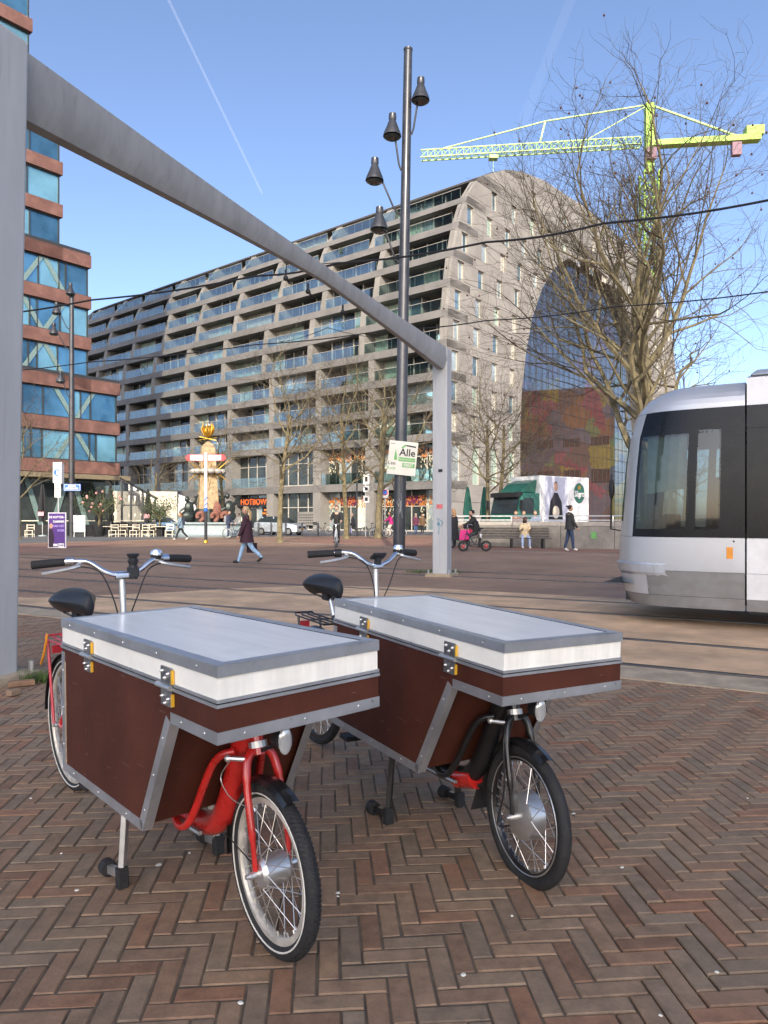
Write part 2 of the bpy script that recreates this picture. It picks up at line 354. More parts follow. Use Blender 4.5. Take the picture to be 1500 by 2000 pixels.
# small litter on the bricks
litter = [(120,1668),(370,1667),(660,1745),(980,1590),(862,1541),(660,1752),(1000,1790),(1215,1695),(1400,1900),(470,1960),(905,1905),(1290,1985),(60,1560),(150,1740),(310,1690),(1120,1590),(1460,1560)]
b = MB()
for x, y in litter:
    p = at(x, y); r = rnd.uniform(.006,.014)
    b.lathe([(r,.002),(r*.7,.0045),(0.0005,.005)], 9, p, M.Rotation(rnd.random()*6,3,'Z') @ M.Diagonal((1,rnd.uniform(.5,.9),1)).to_3x3())
o = b.build('gum_spots', MT['paper'], pav, kind='stuff')
# ================================================================ BUILDING BEHIND THE CAMERA (casts the shade over the foreground)
bh = thing('office_block', 'long pale office block behind the viewer shading the near plaza', 'building', (0,-150,0))
TOP = (35.6+150)*math.tan(R(SUN_EL))
MB().box((0,-8,TOP/2),(58,16,TOP)).build('wall', MT['stone'], bh)
WME = bpy.data.meshes.new('window'); _w = MB().box((0,0,0),(2.6,.1,2.2)); WME.from_pydata([tuple(p) for p in _w.v], [], _w.f)
for k in range(1, 21):
    for i in range(-6, 7):
        o = link('window', WME, MT['pane_dark'], bh); o.location = (i*4.1, .03, k*4.05)
# ================================================================ MARKET HALL
D1 = V((-.776,.631,0)); D2 = V((.631,.776,0)); HO = V((5.88,68,0))
def W(s, t, z): p = HO+D2*s+D1*t; return V((p.x, p.y, z))
PROF = [(0,0),(17,0),(20,.15),(23,.5),(26,1.0),(28.5,1.7),(31.1,2.6),(33.9,4.2),(35.6,5.8),(37.2,8.6),(38.5,11.4),(39.5,14.8),(40.4,19.6),(41.1,26),(41.3,34.5)]
INN = [(0,14.4),(9.8,14.3),(14.9,14.6),(19.6,15.6),(23.9,17.1),(27.9,19.6),(31,22.6),(33.2,26.4),(34.1,30),(34.4,34.4)]
def interp(T, z):
    if z <= T[0][0]: return T[0][1]
    for (a, x), (c, y) in zip(T, T[1:]):
        if z <= c: return x+(y-x)*(z-a)/(c-a)
    return T[-1][1]
SW = 69.0
def sp(z): return interp(PROF, z)
def si(z): return interp(INN, z)
hall = thing('market_hall', 'huge grey stone market hall shaped as an arch with glazed end wall', 'building', HO)
hall.location = (0,0,0)
def Wv(v): return v
# core and roof
FL = [9.1+2.95*k for k in range(10)]
prof = [(s, z) for z, s in PROF]; full = prof+[(SW-s, z) for s, z in prof[-2::-1]]
def ring(ps, t): return [W(s, t, z) for s, z in ps]
b = MB(); A = ring(full, .35); Bq = ring(full, 74); k = len(A)
for i in range(k-1):
    if full[i][1] >= 35.6 or full[i][0] > 34: b.quad(A[i], A[i+1], Bq[i+1], Bq[i])
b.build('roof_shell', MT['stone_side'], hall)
# end wall backing with arch opening
b = MB(); zs = [0,4,9.8,14.9,17,19.6,21.7,23.9,26,27.9,29.5,31,32.2,33.2,34.1,34.4]
for z0, z1 in zip(zs, zs[1:]):
    for f in (lambda s: s, lambda s: SW-s):
        b.quad(W(f(sp(z0)+.05),.42,z0), W(f(si(z0)),.42,z0), W(f(si(z1)),.42,z1), W(f(sp(z1)+.05),.42,z1))
zt = [34.4,35.6,37.2,38.5,39.5,40.4,41.1,41.29]
for z0, z1 in zip(zt, zt[1:]): b.quad(W(sp(z0)+.05,.42,z0), W(SW-sp(z0)-.05,.42,z0), W(SW-sp(z1)-.05,.42,z1), W(sp(z1)+.05,.42,z1))
b.build('end_wall', MT['joint'], hall)
# windows of the end wall and stone panels between them
base = {0:1.3,1:1.4,2:1.5,3:1.7,4:2.0,5:2.5,6:3.2,7:4.2,8:7.0}
wins = []
for k in range(9):
    z0 = FL[k]+.55; z1 = z0+1.85
    if k < 8:
        for c in range(5):
            for f in (0, 1):
                s0 = base[k]+3.7*c-.55
                if s0+1.6 < si(z1) and not (k == 0 and c == 9): wins.append((k, s0, s0+1.12, z0, z1, f))
    else:
        for c in range(13): wins.append((k, 8.3+4.2*c, 9.4+4.2*c, z0, z1, 0))
wins += [(9, 17.0+8.4*c, 18.1+8.4*c, 36.4, 38.2, 0) for c in range(5)]
for c in range(4):
    for f in (0, 1): wins.append((-1, 1.0+3.6*c, 2.45+3.6*c, 4.7, 8.5, f))
pane_ms = ['pane_pale','pane_blue','curtain_green','pane_pale','curtain_cream','pane_blue']
for (k, s0, s1, z0, z1, f) in wins:
    if f: s0, s1 = SW-s1, SW-s0
    fr = MB(); m_ = .05
    for q in ((s0,s0+m_,z0,z1),(s1-m_,s1,z0,z1),(s0+m_,s1-m_,z1-m_,z1),(s0+m_,s1-m_,z0,z0+m_)):
        fr.prism([W(q[0],.2,q[2]),W(q[1],.2,q[2]),W(q[1],.2,q[3]),W(q[0],.2,q[3])], D1*.15)
    fo = fr.build('window', MT['frame_light'], hall)
    MB().quad(W(s0,.27,z0),W(s1,.27,z0),W(s1,.27,z1),W(s0,.27,z1)).build('pane', MT['curtain_green' if k == -1 and s0 > 3 else rnd.choice(pane_ms)], fo)
    if k >= 0 and rnd.random() < .6:
        a = s0+.05; c = s0+(s1-s0)*rnd.choice((.35,.5)); MB().quad(W(a,.262,z0+.05),W(c,.262,z0+.05),W(c,.262,z1-.05),W(a,.262,z1-.05)).build('curtain', MT['curtain_cream'], fo)
rows = [(0,1.4),(1.4,2.9),(2.9,4.7),(4.7,8.5),(8.5,9.65)]
for k in range(9): rows += [(FL[k]+.55, FL[k]+2.4), (FL[k]+2.4, FL[k]+3.5)]
rows += [(36.3,38.2),(38.2,39.4),(39.4,40.4),(40.4,41.25)]
rows = [(a, c) for a, c in rows if a < 35.15 or a > 36.2]; rows.append((35.1,36.3)); rows.sort()
sg = MB(); npan = 0
def panel(sa0, sb0, sa1, sb1, z0, z1):
    global npan
    gp = .018
    b = MB().prism([W(sa0+gp,0,z0+gp),W(sb0-gp,0,z0+gp),W(sb1-gp,0,z1-gp),W(sa1+gp,0,z1-gp)], D1*.36)
    npan += 1; b.build('stone_panel', MT[rnd.choice(('stone','stone','stone2'))], hall)
for z0, z1 in rows:
    spans = []
    zi1 = min(z1, 34.39)
    if z0 < 34.3: spans = [(0, sp(z0), si(z0), sp(z1), si(zi1)), (1, SW-si(z0), SW-sp(z0), SW-si(zi1), SW-sp(z1))]
    else: spans = [(2, sp(z0), SW-sp(z0), sp(z1), SW-sp(z1))]
    for side, a0, b0, a1, b1 in spans:
        ws = sorted((x if not f else SW-y, y if not f else SW-x) for (k, x, y, u, v, f) in wins if abs(u-z0) < .25 and v <= z1+.3)
        ws = [q for q in ws if q[0] > min(a0,a1) and q[1] < max(b0,b1)]
        cuts = []; cur = max(a0, a1)
        segs = []; pos = None
        edges = [q for x in ws for q in x]
        bounds = [None]+edges+[None]
        for i in range(0, len(bounds), 2):
            L0, R0 = bounds[i], bounds[i+1]
            l0, l1 = (a0, a1) if L0 is None else (L0, L0); r0, r1 = (b0, b1) if R0 is None else (R0, R0)
            wdt = min(r0, r1)-max(l0, l1)
            n = max(1, int(round(wdt/(3.4 if side == 0 else 7.5)))); xs = [max(l0,l1)+wdt*q/n+(rnd.uniform(-.5,.5) if n > 1 else 0) for q in range(1, n)]
            p0, p1 = l0, l1
            for x in xs: panel(p0, x, p1, x, z0, z1); p0 = p1 = x
            if min(r0,r1)-max(p0,p1) > .05: panel(p0, r0, p1, r1, z0, z1)
# stone lining of the arch opening
def arch_pts(off, n=80):
    P0 = [(s, z) for z, s in INN]+[(SW-s, z) for z, s in INN[-2::-1]]; out = []
    for i, (s_, z_) in enumerate(P0):
        a = P0[max(i-1,0)]; c = P0[min(i+1,len(P0)-1)]; d = V((c[0]-a[0], c[1]-a[1], 0)).normalized(); out.append((s_-d.y*off, z_+d.x*off))
    return out
a0, a1 = arch_pts(0), arch_pts(.75)
for i in range(len(a0)-1):
    MB().prism([W(a0[i][0],-.03,a0[i][1]), W(a0[i+1][0],-.03,a0[i+1][1]), W(a1[i+1][0],-.03,a1[i+1][1]), W(a1[i][0],-.03,a1[i][1])], D1*.5).build('arch_stone', MT['stone'], hall)
b = MB()
for i in range(len(a0)-1): b.quad(W(a0[i][0],.46,a0[i][1]), W(a0[i+1][0],.46,a0[i+1][1]), W(a0[i+1][0],3,a0[i+1][1]), W(a0[i][0],3,a0[i][1]))
b.build('arch_reveal', MT['stone_side'], hall)
# glazed arch: pane sheet, cable grid, hall inside
arch = [(s, z) for z, s in INN]+[(SW-s, z) for z, s in INN[-2::-1]]
fc = (SW/2, 8)
b = MB(); P = [W(s, 1.2, z) for s, z in arch]
for i in range(len(P)-1): b.quad(W(SW/2,1.2,0), P[i+1], P[i])
gl = b.build('glass_wall', MT['hall_glass'], hall)
b = MB()
for i in range(1, 27):
    s = 14.4+40.2*i/27
    zt_ = 0
    for q in range(200):
        z = 34.4*q/200
        if min(s, SW-s) > si(z): zt_ = z
    b.bar(W(s,1.1,0), W(s,1.1,zt_), .05, .05, D1)
for z in [1.6*q for q in range(1, 21)]: b.bar(W(si(z),1.1,z), W(SW-si(z),1.1,z), .04, .04)
b.build('cable_grid', MT['frame_dark'], gl)
def mural():
    m = bpy.data.materials.new('mural'); m.use_nodes = True; n = m.node_tree.nodes; l = m.node_tree.links; bs = n['Principled BSDF']
    ge = n.new('ShaderNodeNewGeometry'); nz = n.new('ShaderNodeTexNoise'); nz.inputs['Scale'].default_value = .12; nz.inputs['Detail'].default_value = 1; l.new(ge.outputs['Position'], nz.inputs[0])
    mp = n.new('ShaderNodeMix'); mp.data_type = 'RGBA'; mp.inputs[0].default_value = .86; l.new(nz.outputs[1], mp.inputs[6]); 
    sc = n.new('ShaderNodeVectorMath'); sc.operation = 'SCALE'; sc.inputs['Scale'].default_value = 1; l.new(ge.outputs['Position'], sc.inputs[0])
    nd = n.new('ShaderNodeTexNoise'); nd.inputs['Scale'].default_value = .35; nd.inputs['Detail'].default_value = 4; l.new(ge.outputs['Position'], nd.inputs[0])
    ds = n.new('ShaderNodeVectorMath'); ds.operation = 'MULTIPLY_ADD'; ds.inputs[1].default_value = (7,7,7); l.new(nd.outputs[1], ds.inputs[0]); l.new(ge.outputs['Position'], ds.inputs[2])
    vo = n.new('ShaderNodeTexVoronoi'); vo.inputs['Scale'].default_value = .3; vo.inputs['Randomness'].default_value = 1; l.new(ds.outputs[0], vo.inputs[0])
    sp_ = n.new('ShaderNodeSeparateColor'); l.new(vo.outputs['Color'], sp_.inputs[0])
    rp = n.new('ShaderNodeValToRGB'); e = rp.color_ramp.elements; rp.color_ramp.interpolation = 'CONSTANT'
    cs = [(.22,.25,.33),(.55,.1,.14),(.25,.25,.32),(.6,.48,.08),(.26,.18,.15),(.5,.24,.1),(.2,.22,.28),(.3,.42,.15),(.6,.16,.22)]
    e[0].color = (*cs[0],1); e[1].position = .9; e[1].color = (*cs[-1],1)
    for i in range(1,8): q = e.new(i*.112); q.color = (*cs[i],1)
    l.new(sp_.outputs[0], rp.inputs[0])
    n2 = n.new('ShaderNodeTexNoise'); n2.inputs['Scale'].default_value = .8; n2.inputs['Detail'].default_value = 5; l.new(ge.outputs['Position'], n2.inputs[0])
    mx = n.new('ShaderNodeMix'); mx.data_type = 'RGBA'; mx.blend_type = 'MULTIPLY'; mx.inputs[0].default_value = .7; l.new(rp.outputs[0], mx.inputs[6]); l.new(n2.outputs[0], mx.inputs[7])
    l.new(mx.outputs[2], bs.inputs['Base Color']); bs.inputs['Roughness'].default_value = .7; return m
mural = mural()
b = MB(); A = [W(s, 3, z) for s, z in arch]; Bq = [W(s, 72, z) for s, z in arch]
for i in range(len(A)-1): b.quad(A[i], Bq[i], Bq[i+1], A[i+1])
b.build('vault', mural, hall)
b = MB(); P = [W(s, 70, z) for s, z in arch]
for i in range(len(P)-1): b.quad(W(SW/2,70,0), P[i+1], P[i])
b.build('far_glass_wall', MT['pane_pale'], hall)
for q in range(26):                                    # apartment windows looking into the hall
    tt = 6+q%13*4.8; z = (7, 13)[q//13]; x = SW-si(z)-.08
    MB().quad(W(x,tt,z), W(x,tt+3,z), W(x,tt+3,z+2.2), W(x,tt,z+2.2)).build('inner_window', MT['pane_dark'], hall)
stall_m = [mat('stall%d'%i, c, .6) for i, c in enumerate(((.7,.5,.03),(.3,.55,.08),(.6,.2,.04),(.08,.08,.08),(.5,.5,.45)))]
for i in range(9): MB().box(W(17.5+i*4.2, 9+(i%3)*3, 2.6+(i%2)*.6),(3.4,3,5.2+(i%2)*1.2), .68).build('market_stall', stall_m[i%5], hall)
# long side: slabs, fins, recessed glazing and glass balustrades
TB = [1.4+7.55*k for k in range(10)]; TEND = 74.0
def slab(z0, z1, dep, nm='floor_slab', mt='stone_side'):
    s0, s1 = sp(z0), sp(z1)
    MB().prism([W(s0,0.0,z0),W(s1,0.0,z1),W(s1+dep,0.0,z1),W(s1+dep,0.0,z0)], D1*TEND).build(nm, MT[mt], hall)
slab(4.15, 4.95, 3.6); slab(8.75, 9.5, 3.6)
for k in range(1, 9): slab(FL[k]-.42, FL[k]+.34, 3.4)
slab(35.35, 36.0, 3.6)
corner = MB()
zz = [4.95,9.5]+[z for k in range(9) for z in (FL[k]+.34, FL[k+1]-.42)]
def fin(t, z0, z1, wd=.75, nm='wall_fin'):
    s0, s1 = sp(z0), sp(z1)
    MB().prism([W(s0+.06,t,z0),W(s1+.06,t,z1),W(s1+3.2,t,z1),W(s1+3.2,t,z0)], D1*wd).build(nm, MT['stone_fin'], hall)
for k in range(9):
    z0 = FL[k]+.34 if k else 9.5; z1 = FL[k+1]-.42; sm = max(sp(z0), sp(z1)); off = (0,0,0,2.6,2.6,0,0,3.4,3.4)[k]
    fin(.36, z0, z1, .55)
    edges = [.36+.55]
    for t in TB[1:]:
        t2 = t+off*.55; fin(t2, z0, z1); edges += [t2, t2+.75]
    edges.append(TEND)
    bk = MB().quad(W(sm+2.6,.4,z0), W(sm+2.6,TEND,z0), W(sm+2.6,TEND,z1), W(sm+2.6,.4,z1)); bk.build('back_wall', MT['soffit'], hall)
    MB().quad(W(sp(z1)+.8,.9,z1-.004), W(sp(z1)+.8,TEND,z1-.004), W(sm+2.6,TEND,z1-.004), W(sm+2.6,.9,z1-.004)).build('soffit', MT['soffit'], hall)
    for i in range(0, len(edges), 2):
        a, c = edges[i], edges[i+1]
        if c-a < 1: continue
        deep = rnd.random(); p0 = a+.1; x0 = a+(c-a)*rnd.choice((0,0,.3,.36)); x1 = c if x0 > a else a+(c-a)*rnd.choice((1,.66,.7))
        sb = sm+rnd.choice((1.5,1.9,1.1)) ; n = max(2, int((x1-x0)/1.5)); mm = MB()
        if x0 > a+.1: MB().quad(W(sb,x0,z0),W(sb+1.5,x0,z0),W(sb+1.5,x0,z1),W(sb,x0,z1)).build('side_wall', MT['stone_fin'], hall)
        if x1 < c-.1: MB().quad(W(sb,x1,z0),W(sb+1.5,x1,z0),W(sb+1.5,x1,z1),W(sb,x1,z1)).build('side_wall', MT['stone_fin'], hall)
        th = rnd.choice(('curtain_green','pane_dark','pane_dark','curtain_cream','pane_pale'))
        for q in range(n):
            u0 = x0+(x1-x0)*q/n; u1 = x0+(x1-x0)*(q+1)/n
            pm = th if rnd.random() < .5 else rnd.choice(('pane_dark','pane_dark','curtain_green','pane_blue'))
            MB().quad(W(sb,u0,z0),W(sb,u1,z0),W(sb,u1,z1),W(sb,u0,z1)).build('window_pane', MT[pm], hall)
            mm.bar(W(sb-.06,u0,z0), W(sb-.06,u0,z1), .13, .1, D1)
        mm.bar(W(sb-.06,x1,z0), W(sb-.06,x1,z1), .13, .1, D1); mm.build('mullions', MT['frame_light'], hall)
        gb = MB().prism([W(sp(z0)+.12,a+.03,z0), W(sp(z0)+.12,c-.03,z0), W(sp(z0)+.16,c-.03,z0+1.05), W(sp(z0)+.16,a+.03,z0+1.05)], D2*.02).build('balustrade', MT['balustrade_glass'], hall)
        pb = MB(); n = max(2, int((c-a)/1.1))
        for q in range(n+1): u = a+.08+(c-a-.16)*q/n; pb.bar(W(sp(z0)+.2,u,z0), W(sp(z0)+.2,u,z0+1.0), .045, .03, D1)
        pb.bar(W(sp(z0)+.15,a,z0+1.07), W(sp(z0)+.15,c,z0+1.07), .05, .03); pb.build('rail', MT['frame_light'], gb)
        if k > 2 and rnd.random() < .16:
            u = rnd.uniform(a+.6, c-.8); pl = MB()
            for q in range(70):
                p = W(sp(z0)+.6,u,z0+.75)+V((rnd.gauss(0,.3),rnd.gauss(0,.3),rnd.gauss(0,.28))); e1 = V((rnd.gauss(0,.1),rnd.gauss(0,.1),rnd.gauss(0,.1))); e2 = V((rnd.gauss(0,.1),rnd.gauss(0,.1),rnd.gauss(0,.1)))
                pl.quad(p, p+e1, p+e1+e2, p+e2)
            pl.build('balcony_plant', MT['foliage'], hall)
# attic: sloping glazing strip under the roof edge
for t in TB:
    MB().prism([W(sp(36.0)+.1,t,36.0),W(sp(38.3)+.1,t,38.3),W(sp(38.3)+2.5,t,38.3),W(sp(36)+2.5,t,36.0)], D1*1.3).build('attic_fin', MT['stone_fin'], hall)
MB().quad(W(8.2,.4,36),W(8.2,TEND,36),W(12,TEND,38.4),W(12,.4,38.4)).build('attic_wall', MT['pane_dark'], hall)
for t in TB: MB().quad(W(sp(36.0)+.15,t+1.35,36.02),W(sp(36)+.15,t+7.5,36.02),W(sp(37.1)+.05,t+7.5,37.1),W(sp(37.1)+.05,t+1.35,37.1)).build('attic_balustrade', MT['balustrade_glass'], hall)
MB().prism([W(sp(38.2),0.0,38.2),W(sp(38.9),0.0,38.9),W(sp(38.9)+3,0.0,39.0),W(sp(38.2)+3,0.0,38.3)], D1*TEND).build('roof_edge', MT['stone_side'], hall)
# ground and first floor of the long side
for i, t in enumerate([.4]+TB[1:]):
    for z0, z1 in ((0,4.15),(4.95,8.75)): MB().prism([W(.03,t,z0),W(.03,t,z1),W(3.4,t,z1),W(3.4,t,z0)], D1*(1.15 if i else .9)).build('pillar', MT['stone_fin'], hall)
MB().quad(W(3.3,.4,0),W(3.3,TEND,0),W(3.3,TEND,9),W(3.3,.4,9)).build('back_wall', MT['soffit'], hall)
def leaves(mb, t0, t1, z0, z1, s, n, sz=.32):
    for q in range(n):
        p = W(s, rnd.uniform(t0,t1), rnd.uniform(z0,z1)); a = rnd.uniform(-.9,.9); L = sz*rnd.uniform(.7,1.4)
        d = D1*math.sin(a)*L+V((0,0,-math.cos(a)*L)); e = (D1*math.cos(a)+V((0,0,math.sin(a))))*L*.2
        mb.quad(p, p+d*.5+e, p+d, p+d*.5-e)
for i in range(9):
    a = (TB[i] if i else .2)+1.16; c = TB[i+1] if i < 9 else TEND
    for lv, (z0, z1) in enumerate(((0.0,4.15),(4.95,8.75))):
        sb = 1.5 if i != 2 else 1.0
        n = 4; mm = MB()
        for q in range(n):
            u0 = a+(c-a)*q/n; u1 = a+(c-a)*(q+1)/n
            MB().quad(W(sb,u0,z0),W(sb,u1,z0),W(sb,u1,z1),W(sb,u0,z1)).build('shop_window', MT['pane_dark' if (q+i+lv)%4 else 'pane_pale'] if i != 2 else MT['pane_dark'], hall)
            mm.bar(W(sb-.08,u0,z0),W(sb-.08,u0,z1),.09,.08,D1)
        mm.bar(W(sb-.08,a,z0+2.55),W(sb-.08,c,z0+2.55),.08,.08); mm.bar(W(sb-.08,a,z0+.08),W(sb-.08,c,z0+.08),.08,.12)
        mm.build('mullions', MT['frame_light'], hall)
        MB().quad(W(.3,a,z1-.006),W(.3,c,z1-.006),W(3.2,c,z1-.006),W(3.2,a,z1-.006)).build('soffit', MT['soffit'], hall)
        if lv and i != 2:
            gb = MB().prism([W(.12,a+.03,z0),W(.12,c-.03,z0),W(.12,c-.03,z0+1.15),W(.12,a+.03,z0+1.15)], D2*.02).build('balustrade', MT['balustrade_glass'], hall)
            pb = MB()
            for q in range(7): u = a+.1+(c-a-.2)*q/6; pb.bar(W(.2,u,z0),W(.2,u,z0+1.1),.045,.03,D1)
            pb.build('rail', MT['frame_light'], gb)
        if i in (0, 1):
            lb = MB(); leaves(lb, a+.1, a+(c-a)*.36, z0+.7, z0+3.4, sb-.16, 60); leaves(lb, c-(c-a)*.3, c-.1, z0+1.4, z0+3.5, sb-.16, 40); lb.build('leaf_print', MT['leaf_pale'], hall)
            lb = MB(); leaves(lb, a+.1, c-.1, z0+2.7, z0+3.7, sb-.17, 130); lb.build('autumn_leaf_print', MT['leaf_orange'], hall)
            if not lv: MB().quad(W(sb-.15,a+2.4,2.75),W(sb-.15,a+4.6,2.75),W(sb-.15,a+4.6,3.6),W(sb-.15,a+2.4,3.6)).build('fascia', mat('plum',(.12,.01,.05),.6), hall)
            if not lv and i == 1: MB().quad(W(sb-.15,a+.3,.3),W(sb-.15,a+2.3,.3),W(sb-.15,a+2.3,3.6),W(sb-.15,a+.3,3.6)).build('menu_board', MT['paper'], hall)
        if i == 2 and lv == 0:
            mb = MB().box(W(.75,a+1.5,1.3),(.35,2.9,1.5), math.atan2(D1.y,D1.x)+PI/2).build('mailbox_wall', MT['stone2'], hall)
            sm_ = MB()
            for q in range(9):
                for r_ in range(4): sm_.quad(*[W(.56,a+.2+q*.29+dx,.75+r_*.3+dz) for dx, dz in ((0,0),(.2,0),(.2,.12),(0,.12))])
            sm_.build('mail_slots', MT['frame_dark'], mb)
        if i == 2 and lv == 1: b = MB().bar(W(1.6,a,1.5),W(1.6,c,6.5),.9,.25,D2).bar(W(2.6,c,4.2),W(2.6,a,8.5),.9,.25,D2); b.build('staircase', MT['frame_light'], hall)
# HOTBOWL shop front (bay 3)
a, c = TB[3]+1.16, TB[4]
angL = math.atan2(-D1.y, -D1.x)
MB().prism([W(.9,a,2.75),W(.9,c,2.75),W(.9,c,3.75),W(.9,a,3.75)], D2*.2).build('shop_fascia', MT['ink'], hall)
text('shop_sign', 'HOTBOWL', 1.02, MT['orange_neon'], hall, W(.84,(a+c)/2-.2,3.25), (R(90),0,angL), .03, bold=.012)
MB().quad(W(1.3,a+.1,.3),W(1.3,a+2.2,.3),W(1.3,a+2.2,2.7),W(1.3,a+.1,2.7)).build('dark_door', MT['ink'], hall)
lb = MB()
for q in range(9): lb.sph(W(1.22,a+.5+q%5*.36,1.9+q//5*.4),.15,8,5)
lb.build('bowl_poster', MT['leaf_orange'], hall)
b = MB(); P = [W(s, 74, z) for s, z in full]
for i in range(len(P)-1): b.quad(W(SW/2,74,0), P[i], P[i+1])
b.build('rear_wall', MT['stone_side'], hall)
# ================================================================ RED STONE OFFICE BUILDING (left)
rb = thing('office_tower', 'stepped red sandstone office tower with wide blue glass windows', 'building', (0,0,0))
RO = V((-23.5,64,0)); KZ = 64/58.0
def Q(t, d, z): p = RO-D2*t-D1*-d; return V((p.x, p.y, z))          # t leftwards along the face, d back
def zr(z): return 1.35+(z-1.35)*KZ
steps = [(0, 4.8, 12.3), (2.7, 12.3, 22.0), (5.2, 22.0, 31.0), (7.7, 31.0, 62.0)]
BD = D1*-1
def RP(t, d, z):                      # d>0 goes away from the camera
    p = RO-D2*t+D1*d*1.0; return V((p.x, p.y, z))
for (t0, za, zb) in steps:
    MB().prism([RP(t0+.3,.6,zr(za)),RP(36,.6,zr(za)),RP(36,.6,zr(zb)-.3),RP(t0+.3,.6,zr(zb)-.3)], D1*16).build('core', MT['frame_dark'], rb)
    k0 = int(round((za-4.8)/3.2)); k1 = int((zb-4.8)/3.2)
    for k in range(k0, k1+1):
        zb0 = 4.8+3.2*k; hb = .95
        if zb0+hb > zb+.3: break
        MB().prism([RP(t0-.12,0,zr(zb0)),RP(36,0,zr(zb0)),RP(36,0,zr(zb0+hb)),RP(t0-.12,0,zr(zb0+hb))], D1*1.0).build('stone_band', MT['red_stone'], rb)
        if zb0+3.2+.3 > zb and zb < 60: 
            MB().prism([RP(t0-.05,.05,zr(zb0+hb)),RP(36,.05,zr(zb0+hb)),RP(36,.05,zr(zb0+hb)+.28),RP(t0-.05,.05,zr(zb0+hb)+.28)], D1*16).build('parapet', MT['frame_dark'], rb); break
        zw0, zw1 = zr(zb0+hb), zr(zb0+3.2); t = t0+.1; fr = MB()
        i = 0; seq = (1.9,.6,1.7,2.4,.9,.6,2.6,1.7,.7,2.4,1.9,.6)
        while t < 34:
            wd = seq[(i+k*3)%12]; MB().quad(RP(t,.35,zw0),RP(t+wd,.35,zw0),RP(t+wd,.35,zw1),RP(t,.35,zw1)).build('window', MT['office_glass' if (i+k)%3 else 'office_glass2'], rb)
            fr.bar(RP(t,.3,zw0), RP(t,.3,zw1), .09, .12, D1); t += wd; i += 1
        fr.bar(RP(t0,.3,zw0+.05), RP(34,.3,zw0+.05), .1,.12); fr.bar(RP(t0,.3,zw1-.05), RP(34,.3,zw1-.05), .1,.12)
        fr.build('window_frames', MT['frame_dark'], rb)
        for q in range(3 if k < 5 else 0):
            u = t0+2.2+q*7; br = MB(); br.bar(RP(u+(1.6 if k%2 else 0),.28,zw0), RP(u+(0 if k%2 else 1.6),.28,zw1), .35, .05, D1); br.build('diagonal_brace', MT['brace'], rb); br = MB(); br.bar(RP(u+3.4-(1.6 if k%2 else 0),.28,zw0), RP(u+3.4-(0 if k%2 else 1.6),.28,zw1), .35, .05, D1)
            br.build('diagonal_brace', MT['brace'], rb)
# glazed ground floor with awning box and terrace enclosure
MB().quad(RP(.6,1.2,0),RP(36,1.2,0),RP(36,1.2,zr(4.8)),RP(.6,1.2,zr(4.8))).build('ground_glazing', MT['pane_dark'], rb)
for u in (2.2,6.2,10.5): MB().bar(RP(u,1.1,0.2), RP(u+1.5,1.1,zr(4.6)), .4, .08, D1).build('diagonal_brace', MT['brace'], rb); MB().bar(RP(u+3.4,1.1,.2), RP(u+1.9,1.1,zr(4.6)), .4,.08,D1).build('diagonal_brace', MT['brace'], rb)
MB().prism([RP(-.6,-.9,zr(4.35)),RP(36,-.9,zr(4.35)),RP(36,-.9,zr(4.7)),RP(-.6,-.9,zr(4.7))], D1*1.2).build('awning_box', mat('awning_tan',(.2,.16,.1),.7), rb)
# glass terrace lean-to at its right end
lt = thing('terrace_shelter', 'black framed glass terrace shelter with sloping roof beside the red building', 'shelter', (0,0,0))
b = MB(); YT = 58.5
def LT(px, z, dy=0): p = at(px, Y=YT+dy, z=z); return p
zl = zat(935,YT); zrr = zat(975,YT)
b.bar(LT(236,zl), LT(306,zrr), .14,.14); 
for px, zt_ in ((238,zl-.1),(256,zl-.5),(278,zl-1.0),(303,zrr)): b.bar(LT(px,0), LT(px,zt_), .14,.14)
b.bar(LT(236,1.0), LT(304,1.0), .1,.12); b.bar(LT(236,2.4), LT(304,2.4), .1,.1); b.build('frame', MT['frame_dark'], lt)
MB().quad(LT(237,0,.1),LT(303,0,.1),LT(303,zrr,.1),LT(237,zl-.05,.1)).build('glass_side', MT['hall_glass'], lt)
MB().quad(LT(234,zl+.1,-.4),LT(309,zrr+.08,-.4),LT(309,zrr+.08,4.4),LT(234,zl+.1,4.4)).build('roof', MT['parasol_black'], lt)
# ================================================================ GANTRY
ga = thing('portal_gantry', 'grey steel portal frame with twisted beam spanning from left foreground to mid plaza', 'gantry', (0,0,0))
GA, GB = V((-3.30,5.95,0)), V((1.36,16.9,0)); gd = (GB-GA).normalized(); gs = V((gd.y,-gd.x,0)); GH = 5.3
def post(c, wa, wb, top, name):
    b = MB(); hs = [(0,1.0),(top-.55,1.0),(top,.62)]
    vs = []
    for z, k in hs:
        for u, v in ((-1,-1),(1,-1),(1,1),(-1,1)):
            sh = .13*z/top if (u > 0 and c is GA) else 0
            vs.append(c+gs*(u*wa/2+sh)+gd*(v*wb/2*1.0)+V((0,0,z+ (0 if z < top else (-.0)))))
    fs = [(3,2,1,0),(8,9,10,11)]
    for r_ in (0,4): fs += [(r_+i, r_+(i+1)%4, r_+4+(i+1)%4, r_+4+i) for i in range(4)]
    b.add(vs, fs); return b.build(name, MT['gantry_grey'], ga, bevel=.025)
post(GA, .36, .36, GH, 'post'); post(GB, .36, .36, GH, 'post')
b = MB(); N = 24; L = (GB-GA).length; rings = []
